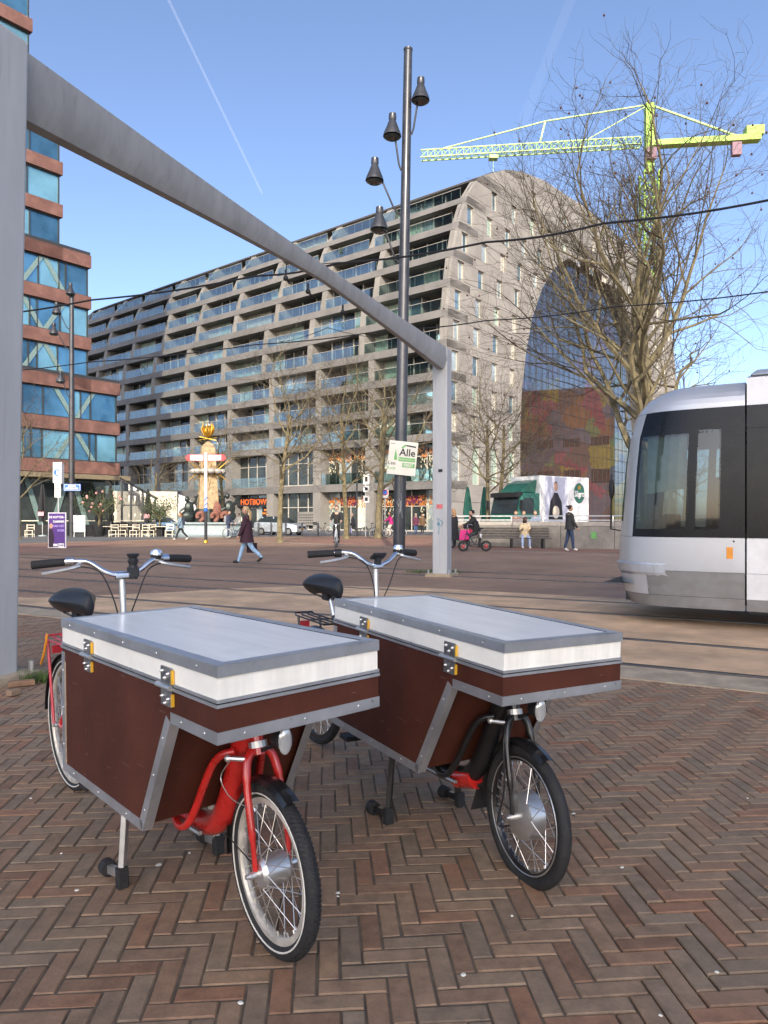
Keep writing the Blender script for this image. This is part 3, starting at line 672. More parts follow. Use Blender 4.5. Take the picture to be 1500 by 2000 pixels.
for i in range(N+1):
    q = i/N; c = GA+gd*(.181+(L-.362)*q); e = abs(2*q-1)
    hgt = .2+.3*e**1.25; wd = .2+.16*e**2; tw = (q-.5)*.5
    top = GH-.002; mid = top-hgt/2
    pts = [(-wd/2,hgt/2),(wd/2,hgt/2),(wd/2*(1-.1*(1-e)),-hgt/2*.2),(wd*.2,-hgt/2),(-wd*.2,-hgt/2),(-wd/2,-hgt/2*.2)]
    rings.append([c+gs*(x*math.cos(tw)-y*math.sin(tw)*.3)+V((0,0,mid+y)) for x, y in pts])
b.v = [p for r_ in rings for p in r_]; n = 6
for i in range(N):
    for j in range(n): b.f.append((i*n+j, i*n+(j+1)%n, (i+1)*n+(j+1)%n, (i+1)*n+j))
b.f += [tuple(range(n))[::-1], tuple(N*n+j for j in range(n))]
b.build('beam', MT['gantry_beam'], ga, smooth=True)
for c in (GA, GB):
    pl = MB().box(c+V((0,0,.02)),(.62,.62,.09),math.atan2(gd.y,gd.x)).build('base_plate', MT['concrete_edge'], ga)
    for u in (-.25,.25):
        for v in (-.25,.25): MB().cyl(c+gs*u+gd*v+V((0,0,.06)), c+gs*u+gd*v+V((0,0,.15)), .022, n=6).build('bolt', MT['zinc'], pl)
b = MB().box(GA+gs*.185+V((0,0,2.3)),(.09,.012,.03),math.atan2(gd.y,gd.x)).build('number_plate', MT['ink'], ga)
def scribble(mb, p, ux, uz, n, sx, sz, r=.006):
    pts = [p]
    for i in range(n): pts.append(p+ux*(sx*(i/n-.5)+rnd.gauss(0,sx*.22))+uz*rnd.gauss(0,sz))
    out = []
    for a, c in zip(pts, pts[1:]): out += [a, a.lerp(c,.5)+ux*rnd.gauss(0,.01)]
    mb.tube(out, r, 4)
for (zc, n, sx, sz) in ((1.75,9,.16,.10),(1.35,7,.12,.08),(.55,14,.12,.25)):
    mb = MB(); scribble(mb, GA-gd*.186+gs*.03+V((0,0,zc)), gs, V((0,0,1)), n, sx, sz, .005); mb.build('graffiti', mat('graffiti_ink',(.14,.13,.2),.6), ga)
mb = MB(); scribble(mb, GB-gd*.186+V((0,0,1.2)), gs, V((0,0,1)), 10, .2, .16, .006); mb.build('graffiti', mat('graffiti_blue',(.1,.3,.42),.6), ga)
MB().box(GB-gd*.184+V((0,0,1.62)),(.14,.01,.1),math.atan2(gs.y,gs.x)).build('sticker', mat('sticker_red',(.6,.14,.14),.6), ga)
MB().box(GB-gd*.184+gs*.02+V((0,0,2.45)),(.1,.01,.07),math.atan2(gs.y,gs.x)).build('sticker', MT['ink'], ga)
mb = MB(); hp = GA+gd*5.5
for q in (.405,.46,.56):
    p = GA+gd*(L*q)+V((0,0,GH-.38)); mb.tube([p, p-V((0,0,.1)), p+gd*.1-V((0,0,.16))], .018, 6); mb.sph(p-V((0,0,.12)),.04,8,5)
mb.build('wire_clamps', MT['black_plastic'], ga)
# overhead wires
def wire(name, label, pts, r):
    b = MB(); P = [V(p) for p in pts]; out = []
    for a, c in zip(P, P[1:]):
        for q in range(8): f = q/8; out.append(a.lerp(c, f)-V((0,0,.05*math.sin(PI*f))))
    out.append(P[-1]); b.tube(out, r, 6); return tag(b.build(name, MT['wire'], smooth=True), label, 'wire', None)
def wp(px, py, Y): return at(px, Y=Y, z=zat(py, Y))
wire('overhead_wire', 'thick black overhead tram wire crossing in front of the plane tree, the upper one', [wp(-60,618,15.2),wp(178,586,14.2),wp(500,539,13),wp(660,514,12.4),wp(950,473,11.3),wp(1180,436,10.6),wp(1560,379,9.6)], .017)
wire('overhead_wire', 'thinner black overhead tram wire crossing the arch, the lower one', [wp(-60,729,21),wp(177,707,20),wp(500,673,18.4),wp(765,643,17.2),wp(950,626,16.4),wp(1200,599,15.3),wp(1560,561,14)], .014)
gq = GA+gd*(L*.46)+V((0,0,GH-.5)); gr = GA+gd*(L*.66)+V((0,0,GH-.5))
wire('span_wire', 'thin span wire running from the gantry beam to the upper tram wire', [GA+gd*(L*.405)+V((0,0,GH-.5)), wp(560,507,12.9), wp(665,512,12.4)], .008)
wire('span_wire', 'thin slack wire from the far part of the gantry beam to the lower wire', [wp(545,668,18.2), wp(640,640,15.2), GA+gd*(L*.74)+V((0,0,GH-.45)), wp(800,639,17)], .007)
# ================================================================ LAMP POSTS
def bell(root, p, base, side):
    b = MB(); b.lathe([(.03,.62),(.13,.6),(.14,.42),(.12,.36),(.15,.3),(.2,.16),(.31,-.1),(.33,-.2),(.3,-.2)], 16, p); lo = b.build('lamp_head', MT['pole_dark'], root, smooth=True)
    MB().lathe([(.3,0),(.2,.06),(0.001,.07)], 14, p+V((0,0,-.24)), M.Rotation(PI,3,'X')).build('lens', MT['pane_dark'], lo)
    a = MB(); d = (p-base); d.z = 0
    a.tube([base-V((0,0,.75)), base+d*.25-V((0,0,.55)), base+d*.6+V((0,0,.15)), p+V((0,0,.38))], .035, 8); a.build('arm', MT['pole_dark'], root, smooth=True)
def lamp(label, px, Y, tilt, hts, H=18.2):
    c = at(px, Y=Y); t = thing('lamp_post', label, 'lamp post', c)
    b = MB(); b.tube([(0,0,0),(0,0,4),(0,0,10),(0,0,H)], [.22,.215,.185,.15], 20); b.lathe([(.15,H),(.165,H+.02),(.165,H+.1),(.001,H+.14)],20); b.build('pole', MT['pole_dark'], t, smooth=True)
    for (dx, z) in hts: bell(t, V((dx, -.25, z)), V((.17 if dx > 0 else -.17, 0, z-.55)), dx)
    t.rotation_euler = (0, tilt, 0); return t
lp = lamp('tall dark lamp post with four bell lamps and an election board tied on', 779, 26.07, R(1.05), [(.47,16.5),(-.52,15.2),(-1.12,13.6),(-.92,11.85)])
lp2 = lamp('dark lamp post standing before the red office tower, with bell lamps', 140, 53, 0, [(.02,17.9),(-1.0,16.5),(-1.2,15.0),(-.7,11.5)], 17.6)
mb = MB(); scribble(mb, V((.02,-.222,1.75)), V((1,0,0)), V((0,0,1)), 12, .16, .22, .006); mb.build('graffiti', MT['zinc'], lp)
# election board on the post
eb = thing('election_board', 'cream election board with green print fixed askew on the lamp post', 'board', at(786, Y=25.75, z=zat(895,25.75))); eb.rotation_euler = (0, R(6), R(-3))
MB().box((0,0,0),(1.02,.03,1.2)).build('panel', MT['paper'], eb)
XR = (R(90),0,0)
text('lettering', 'Alle', .36, MT['ink'], eb, (.16,-.02,.2), XR, .003, bold=.006)
MB().box((.16,-.018,-.04),(.6,.006,.14)).build('green_bar', MT['green_print'], eb); text('lettering', 'Rotterdammers', .088, MT['paper'], eb, (.16,-.025,-.04), XR, .002)
MB().box((.24,-.018,-.24),(.44,.006,.15)).build('green_bar', MT['green_print'], eb); text('lettering', 'EERST', .13, MT['paper'], eb, (.24,-.025,-.24), XR, .002, bold=.004)
text('lettering', 'Lee', .19, MT['ink'], eb, (-.36,-.02,-.2), XR, .003); text('lettering', 'Rott', .17, MT['green_print'], eb, (-.36,-.02,-.38), XR, .003); text('lettering', 'Stem', .08, MT['ink'], eb, (-.38,-.02,.5), XR, .003)
MB().prism([(-.3,-.02,-.08),(-.18,-.02,-.08),(-.2,-.02,.05),(-.27,-.02,.32)], (0,.005,0)).build('green_mark', MT['green_print'], eb); MB().bar((.1,-.02,.46),(.44,-.02,.43),.005,.05).build('pencil_mark', MT['ink'], eb)
MB().bar((-.05,-.02,.36),(.08,-.02,.48),.006,.06).build('green_mark', MT['green_print'], eb)
# street sign on the left post, traffic sign beside it
sg_ = thing('street_sign', 'blue street name sign on the left lamp post', 'sign', at(141, Y=52.6, z=zat(952,52.6)))
MB().box((0,0,0),(1.25,.04,.5)).build('plate', MT['sign_blue'], sg_); MB().box((0,-.015,0),(1.18,.02,.43)).build('border', MT['white_paint'], sg_); MB().box((0,-.02,0),(1.12,.02,.37)).build('field', MT['sign_blue'], sg_)
for z_, ws in ((.09,(.09,.06,.1,.07,.08,.06)),(-.07,(.08,.11,.06,.09,.1,.07,.06,.1,.08))):      # blurred name: two rows of letter strokes
    x_ = -(sum(ws)+.02*len(ws))/2
    for w_ in ws: MB().box((x_+w_/2,-.035,z_),(w_,.008,.1+.03*(w_ > .08))).build('letter_stroke', MT['white_paint'], sg_); x_ += w_+.02
c = at(114, 1066); Yt = c.y; ts = thing('traffic_sign', 'white pedestrian zone sign with blue disc on a grey post behind the election poster', 'sign', c)
MB().cyl((0,0,0),(0,0,zat(905,Yt)),.03).build('post', MT['zinc'], ts)
zt_ = zat(923,Yt); MB().box((-.02,-.06,zt_),(.42,.03,1.0)).build('plate', MT['white_paint'], ts); MB().lathe([(.17,0),(.17,.012),(.001,.014)],24,(-.02,-.078,zt_),M.Rotation(PI/2,3,'X')).build('blue_disc', MT['sign_blue'], ts)
MB().sph((-.03,-.1,zt_+.09),(.025,.006,.028),8,6).bar((-.03,-.1,zt_+.055),(-.03,-.1,zt_-.02),.006,.05,(1,0,0)).bar((-.035,-.1,zt_-.02),(-.06,-.1,zt_-.12),.006,.022,(1,0,0)).bar((-.025,-.1,zt_-.02),(.005,-.1,zt_-.12),.006,.022,(1,0,0)).sph((.035,-.1,zt_+.03),(.018,.006,.02),8,6).bar((.035,-.1,zt_+.005),(.035,-.1,zt_-.11),.006,.035,(1,0,0)).build('walker_symbol', MT['white_paint'], ts); zt_ = zat(957,Yt); MB().box((0,-.06,zt_),(.3,.03,.72)).build('lower_plate', MT['white_paint'], ts)
for q in range(4): MB().box((0,-.08,zt_+.22-q*.15),(.2,.01,.03)).build('text_line', MT['ink'], ts)
MB().box((.16,-.02,zat(925,Yt)),(.12,.3,1.0)).build('side_plate', MT['white_paint'], ts)
# purple election poster board
c = at(112, 1071); Yp = c.y; vb = thing('election_poster', 'purple party election poster with white lettering standing on the bricks', 'poster', c, R(-4))
u = Yp/F; wv, hv = 36*u, 69*u
MB().box((0,0,hv/2+.02),(wv,.06,hv)).build('frame', MT['white_paint'], vb); MB().box((0,-.03,hv/2+.02),(wv-.07,.02,hv-.07)).build('sheet', MT['purple'], vb)
lil = mat('lilac',(.4,.3,.7),.6)
for q, (s_, m_) in enumerate((('DE ROTTER-','white_paint'),('DAMMER','white_paint'),('AAN HET','lilac'),('ROER','lilac'))): text('lettering', s_, .135, MT[m_], vb, (wv/2-.06,-.045,hv*(.88-.125*q)), XR, .003, 'RIGHT', .95, bold=.004)
MB().box((.2,-.045,.14),(.26,.01,.17)).build('logo_plate', MT['white_paint'], vb); text('logo', 'Volt', .13, MT['purple'], vb, (.2,-.055,.14), XR, .003, bold=.003); MB().box((-.06,-.045,.15),(.2,.01,.11)).build('logo_plate', MT['white_paint'], vb)
pm = MB(); pm.prism([(-.38,-.043,.05),(-.16,-.043,.05),(-.12,-.043,.5),(-.2,-.043,.85),(-.3,-.043,.9),(-.38,-.043,.85)], (0,-.004,0)); pm.build('portrait_coat', mat('portrait_dark',(.03,.012,.03),.7), vb); MB().lathe([(.09,0),(.08,.006),(.001,.008)],16,(-.27,-.043,1.0),M.Rotation(PI/2,3,'X') @ M.Diagonal((1,1.3,1)).to_3x3()).build('portrait_face', MT['skin'], vb)
# ================================================================ CARGO BIKES
def wheel(parent, c, r, yaw, tw, rimm, spm, hubr, hubw, hubm, nsp=32, stripe=None, tread=False, name='wheel', lean=0):
    """wheel in a plane that holds the local x axis turned by yaw; parts are children of the wheel"""
    wt = bpy.data.objects.new(name, None); COL.objects.link(wt); wt.parent = parent; wt.location = c; wt.rotation_euler = (lean,0,yaw); wt.empty_display_size = .1
    def circ(R_, y=0, n=56): return [(R_*math.cos(2*PI*i/n), y, R_*math.sin(2*PI*i/n)) for i in range(n)]
    MB().tube(circ(r-tw*.5), tw*.5, 12, closed=True).build('tyre', MT['rubber'], wt, smooth=True)
    if tread:
        tb = MB()
        for i in range(110):
            a = 2*PI*i/110
            for sd in (-1, 1):
                p0 = V(((r+.0012)*math.cos(a), 0, (r+.0012)*math.sin(a))); a2 = a+.055
                p1 = V(((r-tw*.22)*math.cos(a2), sd*tw*.42, (r-tw*.22)*math.sin(a2))); tb.bar(p0, p1, .0035, .005, (math.cos(a),0,math.sin(a)))
        tb.build('tread', MT['rubber'], wt, kind='stuff')
    if stripe:
        for sd in (-1, 1): MB().tube(circ(r-tw*.62, sd*tw*.47), .0028, 6, closed=True).build('reflex_stripe', MT[stripe], wt, smooth=True)
    rb_ = MB(); ri = r-tw; n = 56; pr = [(ri+.004,-.013),(ri-.012,-.0145),(ri-.017,-.006),(ri-.017,.006),(ri-.012,.0145),(ri+.004,.013)]
    for i in range(n):
        for q in range(5):
            a, b_ = 2*PI*i/n, 2*PI*(i+1)/n; (r0,y0),(r1,y1) = pr[q], pr[q+1]
            rb_.quad((r0*math.cos(a),y0,r0*math.sin(a)),(r0*math.cos(b_),y0,r0*math.sin(b_)),(r1*math.cos(b_),y1,r1*math.sin(b_)),(r1*math.cos(a),y1,r1*math.sin(a)))
    rb_.build('rim', MT[rimm], wt, smooth=True)
    hb = MB(); X = M.Rotation(PI/2,3,'X')
    hb.lathe([(.012,-hubw/2-.016),(.012,-hubw/2),(hubr*.75,-hubw/2),(hubr,-hubw/2+.012),(hubr,hubw/2-.012),(hubr*.75,hubw/2),(.012,hubw/2),(.012,hubw/2+.016)],24,(0,0,0),X); hb.build('hub', MT[hubm], wt, smooth=True)
    for sd in (-1,1): MB().lathe([(.011,0),(.011,.014),(.007,.015),(.007,.026)],8,(0,sd*(hubw/2+.016),0),M.Rotation(-sd*PI/2,3,'X')).build('axle_nut', MT['zinc'], wt)
    if nsp:
        sb_ = MB()
        for i in range(nsp):
            a = 2*PI*i/nsp; sd = 1 if i%2 else -1; off = (.55 if (i//2)%2 else -.55)*min(1,.05/hubr+.35)
            sb_.cyl((hubr*.96*math.cos(a+off), sd*(hubw/2-.008), hubr*.96*math.sin(a+off)), ((ri-.014)*math.cos(a), sd*.003, (ri-.014)*math.sin(a)), .0014, n=4)
            sb_.cyl(((ri-.03)*math.cos(a), sd*.003, (ri-.03)*math.sin(a)), ((ri-.014)*math.cos(a), sd*.002, (ri-.014)*math.sin(a)), .003, n=5)
        sb_.build('spokes', MT[spm], wt, kind='stuff')
    return wt
def smooth_path(pts, n=6):
    P = [V(p) for p in pts]; out = []
    for i in range(len(P)-1):
        a = P[max(i-1,0)]; b_, c_ = P[i], P[i+1]; d = P[min(i+2,len(P)-1)]
        for q in range(n):
            t = q/n; out.append(.5*((2*b_)+(-a+c_)*t+(2*a-5*b_+4*c_-d)*t*t+(-a+3*b_-3*c_+d)*t**3))
    out.append(P[-1]); return out
def cargo_bike(label, loc, yaw, roll, pitch, red, steer):
    t = thing('cargo_bike', label, 'cargo bike', loc, 0, 'box cargo bikes parked on the bricks'); t.rotation_euler = (roll, pitch, yaw)
    fm = 'red_paint' if red else 'black_paint'; rk = 'pink_red' if red else 'black_paint'
    Lb, Wd, ht, zo, zb, xb, xd = 1.253, .563, .954, .747, .362, .76, .968
    h = Wd/2; tk = .009; al = .031; zs = .848                # zs: top of the brown box
    # brown plywood panels
    bx = bpy.data.objects.new('cargo_box', None); COL.objects.link(bx); bx.parent = t; bx.empty_display_size = .1
    prof = [(0,zb),(xb,zb),(xd,zo),(Lb,zo),(Lb,zs),(0,zs)]
    for sd in (-1,1): MB().prism([(x, sd*h, z) for x, z in prof], (0,-sd*tk,0)).build('side_panel', MT['plywood'], bx)
    i_ = h-tk-.0005
    sl_ = V((xd-xb,0,zo-zb)).normalized()
    MB().prism([(xb-.035,-i_,zb+.002),(xd-.035,-i_,zo),(xd-.026,-i_,zo),(xb-.026,-i_,zb+.002)], (0,2*i_,0)).build('slope_panel', MT['plywood'], bx)
    MB().box((Lb-tk/2,0,(zo+zs)/2),(tk,2*i_,zs-zo)).build('front_panel', MT['plywood'], bx)
    MB().box((tk/2,0,(zb+zs)/2),(tk,2*i_,zs-zb)).build('rear_panel', MT['plywood'], bx)
    MB().box(((xb-.04)/2,0,zb+.006),(xb-.045,2*i_,.011)).build('floor_panel', MT['ply_red'], bx)
    MB().box(((xd+Lb)/2-.015,0,zo+.008),(Lb-xd-.03,2*i_,.01)).build('overhang_panel', MT['plywood'], bx)
    # aluminium angle trim, one piece per edge
    def trim(a, c, inw, nm='edge_trim'):
        for sd in (-1,1):
            A_, C_ = V((a[0],0,a[1])), V((c[0],0,c[1])); n_ = V((inw[0],0,inw[1])).normalized(); y0 = sd*(h+.0025)
            mb = MB().prism([A_+V((0,y0,0)), C_+V((0,y0,0)), C_+n_*al+V((0,y0,0)), A_+n_*al+V((0,y0,0))], (0,-sd*.0022,0))
            o2 = n_*-.0024
            mb.prism([A_+o2+V((0,y0,0)), C_+o2+V((0,y0,0)), C_+o2+V((0,y0-sd*.034,0)), A_+o2+V((0,y0-sd*.034,0))], n_*.0022)
            o = mb.build(nm, MT['aluminium'], bx)
            k = 3 if (C_-A_).length > .3 else 2
            for q in range(k):
                p = A_.lerp(C_, (q+.5)/k)+n_*al*.5+V((0,y0+sd*.0005,0)); MB().lathe([(.0045,0),(.003,.002),(.0003,.0025)],8,p,M.Rotation(-sd*PI/2,3,'X')).build('screw', MT['zinc'], o)
    nx = V((-(zo-zb),0,(xd-xb))).normalized()
    trim((0,zb),(xb,zb),(0,1)); trim((xb,zb),(xd,zo),(-(zo-zb),xd-xb)); trim((xd+.004,zo),(Lb,zo),(0,1)); trim((0,zs-.02),(0,zb+al),(1,0))
    mb = MB().box((Lb+.0015,0,zo+al/2),(.0024,Wd+.006,al)).box((Lb-.017,0,zo-.0018),(.036,Wd-.07,.0022)); o = mb.build('front_trim', MT['aluminium'], bx)
    for q in (-.2,0,.2): MB().lathe([(.0045,0),(.003,.002),(.0003,.0025)],8,(Lb+.0028,q,zo+al/2),M.Rotation(PI/2,3,'Y')).build('screw', MT['zinc'], o)
    st = MB()
    for sd in (-1,1): st.box((Lb/2,sd*(h+.0025),zs-.0005),(Lb+.008,.005,.009))
    st.box((Lb+.0025,0,zs-.0005),(.005,Wd,.009)); st.box((-.0025,0,zs-.0005),(.005,Wd,.009)); st.build('rim_trim', MT['aluminium'], bx)
    if red: MB().box((.035,-h-.0008,.58),(.012,.0012,.42)).build('edge_strip', MT['ply_edge'], bx)
    # lid
    ld = bpy.data.objects.new('lid', None); COL.objects.link(ld); ld.parent = t; ld.empty_display_size = .1
    z0 = zs+.007; MB().box((Lb/2,0,(z0+ht-.003)/2),(Lb-.002,Wd-.002,ht-.006-z0)).build('lid_panel', MT['lid_white'], ld)
    MB().box((Lb/2,0,ht-.002),(Lb-.07,Wd-.07,.004)).build('lid_top', MT['lid_top'], ld)
    for sd in (-1,1):
        o = MB().box((Lb/2,sd*(h+.0015),ht-.0145),(Lb+.009,.003,.031)).box((Lb/2,sd*(h-.0165),ht+.0015),(Lb+.009,.037,.003)).build('lid_angle', MT['aluminium'], ld)
        for q in range(5): MB().lathe([(.0045,0),(.003,.002),(.0003,.0025)],8,(.1+q*.26,sd*(h+.003),ht-.014),M.Rotation(-sd*PI/2,3,'X')).build('screw', MT['zinc'], o)
        MB().box((Lb/2,sd*(h+.0015),z0+.005),(Lb+.006,.003,.009)).build('lid_bottom_trim', MT['aluminium'], ld)
    for x in (-.0025,Lb+.0025):
        o = MB().box((x,0,ht-.0145),(.004,Wd+.004,.031)).build('lid_angle', MT['aluminium'], ld)
        MB().box((x+(.0165 if x < 0 else -.0165),0,ht+.0013),(.037,Wd-.076,.0026)).build('lid_angle_top', MT['aluminium'], o)
        MB().box((x,0,z0+.005),(.004,Wd,.009)).build('lid_bottom_trim', MT['aluminium'], ld)
    gp = MB()
    for sd in (-1,1): gp.box((Lb/2,sd*(h-.0363),ht+.0004),(Lb-.075,.002,.003))
    gp.build('seal', MT['black_plastic'], ld)
    for hx in (.30,.955):                                  # hinges on the near side
        hg = MB().box((hx,-h-.0055,zs+.004),(.07,.004,.115)).build('hinge', MT['steel_plate'], t)
        MB().cyl((hx-.055,-h-.011,zs+.004),(hx+.04,-h-.011,zs+.004),.0075).build('hinge_pin', MT['zinc'], hg)
        MB().box((hx+.039,-h-.005,zs+.036),(.007,.008,.04)).box((hx+.039,-h-.005,zs-.032),(.007,.008,.036)).build('yellow_edge', MT['yellow_plastic'], hg)
        for dx, dz in ((-.02,.048),(.02,.044),(.0,.03),(-.02,-.026),(.02,-.03),(0,-.044)): MB().lathe([(.006,0),(.006,.003),(.003,.009),(.0004,.01)],7,(hx+dx,-h-.0075,zs+dz),M.Rotation(PI/2,3,'X')).build('bolt', MT['zinc'], hg)
    # front end: fork, wheel, mudguard, head tube, lamp
    wx, wr = 1.07, .259; tw = .047
    fk = bpy.data.objects.new('fork', None); COL.objects.link(fk); fk.parent = t; fk.location = (wx,0,wr); fk.rotation_euler = (0,0,steer); fk.empty_display_size = .1
    for sd in (-1,1): MB().tube(smooth_path([(0,sd*.058,-.005),(-.012,sd*.06,.09),(-.05,sd*.058,.24),(-.075,sd*.045,.325),(-.085,sd*.012,.352)]), [.0085]*7+[.012]*7+[.0145]*11, 10).build('fork_blade', MT[fm], fk, smooth=True)
    MB().tube([(-.078,0,.335),(-.128,0,.50)],.021,12).build('steerer', MT[fm], fk, smooth=True); MB().lathe([(.03,0),(.03,.02)],16,(-.086,0,.355),M.Rotation(R(-17),3,'Y')).build('crown_race', MT['zinc'], fk)
    b_ = MB(); n = 22
    for i in range(n):
        a0, a1 = R(62+i*(128/n)), R(62+(i+1)*(128/n)); rr = wr+.016; w2 = .031
        prf = [(-w2,-.012),(-w2*.7,.002),(0,.007),(w2*.7,.002),(w2,-.012)]
        for (y0,d0),(y1,d1) in zip(prf, prf[1:]): b_.quad(*[((rr+d_)*math.cos(a_), y_, (rr+d_)*math.sin(a_)) for a_, y_, d_ in ((a0,y0,d0),(a1,y0,d0),(a1,y1,d1),(a0,y1,d1))])
    b_.build('mudguard', MT['black_paint'], fk, smooth=True)
    if not red: MB().prism([(-wr-.02,-.04,.02),(-wr-.06,-.045,-.1),(-wr-.06,.045,-.1),(-wr-.02,.04,.02)],(-.004,0,0)).build('mud_flap', MT['rubber'], fk)
    for sd in (-1,1): MB().cyl((0,sd*.05,.01),((-wr-.01)*.98,sd*.035,.03),.0022,n=5).build('mudguard_stay', MT['black_paint'], fk)
    lm = MB(); lm.lathe([(.012,-.03),(.03,-.02),(.033,.012),(.03,.02)],14,(.012,.03,.40),M.Rotation(PI/2,3,'Y')); lo = lm.build('headlamp', MT['black_plastic'], fk, smooth=True)
    MB().sph((.034,.03,.40),(.012,.024,.045),12,8).build('headlamp_lens', MT['lamp_glass'], lo, smooth=True); MB().cyl((-.06,0,.352),(.0,.03,.385),.007,n=6).build('lamp_bracket', MT['black_plastic'], fk)
    MB().cyl((-.075,-.05,.33),(-.12,-.09,.33),.008,n=8).sph((-.12,-.09,.33),.012,8,6).build('track_rod_end', MT['zinc'], fk)
    if red: MB().tube(smooth_path([(-.1,-.09,.33),(-.13,-.11,.27),(-.08,-.1,.22),(-.03,-.07,.2)]),.0018,5).build('cable', MT['zinc'], fk)
    else: MB().tube(smooth_path([(-.08,-.03,.36),(-.03,-.085,.28),(-.02,-.085,.1),(-.05,-.09,-.04),(.0,-.07,-.03)]),.0038,6).build('motor_cable', MT['black_plastic'], fk, smooth=True)
    wheel(fk, (0,0,0), wr, 0, tw, 'rim_cream' if red else 'black_paint', 'spoke', .048 if red else .088, .1 if red else .085, 'zinc', 36, 'tyre_stripe' if red else None, red, 'front_wheel')
    if not red:
        wb = MB(); wb.tube([((wr-tw-.002)*math.cos(2*PI*i/48), sd*.0147, (wr-tw-.002)*math.sin(2*PI*i/48)) for sd in (-1,) for i in range(48)], .003, 5, closed=True); wb.tube([((wr-tw-.002)*math.cos(2*PI*i/48), .0147, (wr-tw-.002)*math.sin(2*PI*i/48)) for i in range(48)], .003, 5, closed=True); wb.build('rim_wall', MT['zinc'], fk, smooth=True)
    fr = MB(); fr.tube([(wx-.094,0,.66),(wx-.128,0,zo+.0)],.034,14); fr.build('head_tube', MT[fm], t, smooth=True)
    MB().sph((wx-.085,0,.725),(.006,.017,.026),10,8).build('head_badge', MT['chrome'], t)
    MB().tube(smooth_path([(wx-.105,0,.69),(wx-.16,0,.62),(wx-.25,0,.42),(wx-.33,0,.31),(wx-.46,0,.265),(.4,0,.26),(-.2,0,.27)]),.042 if red else .04,14).build('main_tube', MT[fm], t, smooth=True)
    if not red: MB().tube([(wx-.42,0,.262),(wx-.3,0,.30)],.046,12).build('red_sleeve', MT['red_paint'], t, smooth=True)
    MB().tube(smooth_path([(wx-.14,-.045,.6),(wx-.2,-.09,.56),(wx-.3,-.12,.36),(wx-.36,-.13,.315),(wx-.44,-.12,.33),(wx-.6,-.1,.35)]),.0135,10).build('side_stay', MT[fm], t, smooth=True)
    MB().tube(smooth_path([(wx-.14,.045,.6),(wx-.2,.09,.56),(wx-.3,.12,.36),(wx-.36,.13,.315),(wx-.44,.12,.33),(wx-.6,.1,.35)]),.0135,10).build('side_stay', MT[fm], t, smooth=True)
    MB().cyl((wx-.36,-.06,.27),(.25,-.05,.245),.008,n=8).build('steering_rod', MT['zinc'], t)
    # kick stand
    ks = bpy.data.objects.new('kick_stand', None); COL.objects.link(ks); ks.parent = t; ks.empty_display_size = .1
    for sd in (-1,1):
        xk = .40 if not red else .36
        MB().bar((xk-.03,sd*.16,.355),(xk,sd*.195,.035),.022,.03).build('stand_leg', MT['zinc' if red else 'black_paint'], ks, bevel=.003)
        MB().bar((xk-.0,sd*.195,.05),(xk-.115,sd*.2,.03),.02,.03).build('stand_foot', MT['zinc' if red else 'black_paint'], ks)
        MB().cyl((xk-.145,sd*.2,.03),(xk-.105,sd*.2,.031),.03,n=12).build('foot_pad', MT['rubber'], ks); MB().bar((xk,sd*.195,.075),(xk+.004,sd*.195,.0),.04,.035).build('foot_pad', MT['rubber'], ks, bevel=.005)
    MB().cyl((.37,-.16,.33),(.37,.16,.33),.012).build('stand_axle', MT['black_paint'], ks)
    # rear half: tubes, wheel, rack, saddle, handlebar
    rx, rr = -.76, .335
    for sd in (-1,1):
        MB().tube([(-.22,sd*.03,.28),(rx,sd*.06,rr)],.011,8).build('chain_stay', MT[fm], t, smooth=True); MB().tube([(-.5,sd*.02,.66),(rx,sd*.06,rr)],.009,8).build('seat_stay', MT[fm], t, smooth=True)
    MB().tube([(-.2,0,.26),(-.56,0,.78)],.018,12).build('seat_tube', MT[fm], t, smooth=True); MB().tube([(-.2,0,.275),(-.03,0,.36),(-.05,0,.6),(-.08,0,.86)],.02,12).build('rear_upright', MT[fm], t, smooth=True)
    MB().tube([(-.55,0,.75),(-.63,0,.9)],.0135,12).build('seat_post', MT['zinc'], t, smooth=True)
    sp_ = MB(); xs = [(-.825,.06,.004),(-.81,.1,.018),(-.74,.115,.03),(-.66,.092,.028),(-.58,.055,.024),(-.52,.032,.018),(-.485,.02,.006)]; rg = []
    for x, w_, zt2 in xs: rg.append([V((x+0, w_*math.cos(a), .925+zt2+(.05 if math.sin(a) > 0 else .055)*math.sin(a)*(1.15-.6*abs(math.cos(a))**3))) for a in [2*PI*i/16 for i in range(16)]])
    sp_.v = [p for r_ in rg for p in r_]
    for i in range(len(rg)-1):
        for j in range(16): sp_.f.append((i*16+j, i*16+(j+1)%16, (i+1)*16+(j+1)%16, (i+1)*16+j))
    sp_.f += [tuple(range(16))[::-1], tuple((len(rg)-1)*16+j for j in range(16))]
    sa = sp_.build('saddle', MT['saddle_vinyl'], t, smooth=True); sb2 = sa.modifiers.new('s','SUBSURF'); sb2.levels = sb2.render_levels = 1
    MB().tube([(-.78,-.03,.885),(-.62,-.02,.87),(-.52,0,.91)],.004,6).tube([(-.78,.03,.885),(-.62,.02,.87),(-.52,0,.91)],.004,6).box((-.64,0,.88),(.07,.05,.035)).build('saddle_rails', MT['black_plastic'], sa)
    MB().tube([(-.08,0,.84),(-.105,0,1.1)],.0135,12).build('stem', MT['zinc'], t, smooth=True); MB().lathe([(.024,0),(.026,.03),(.02,.05)],14,(-.082,0,.85)).build('stem_collar', MT['chrome'], t)
    hb = bpy.data.objects.new('handlebar', None); COL.objects.link(hb); hb.parent = t; hb.location = (-.105,0,1.105); hb.rotation_euler = (0,0,R(-8) if red else R(4)); hb.empty_display_size = .1
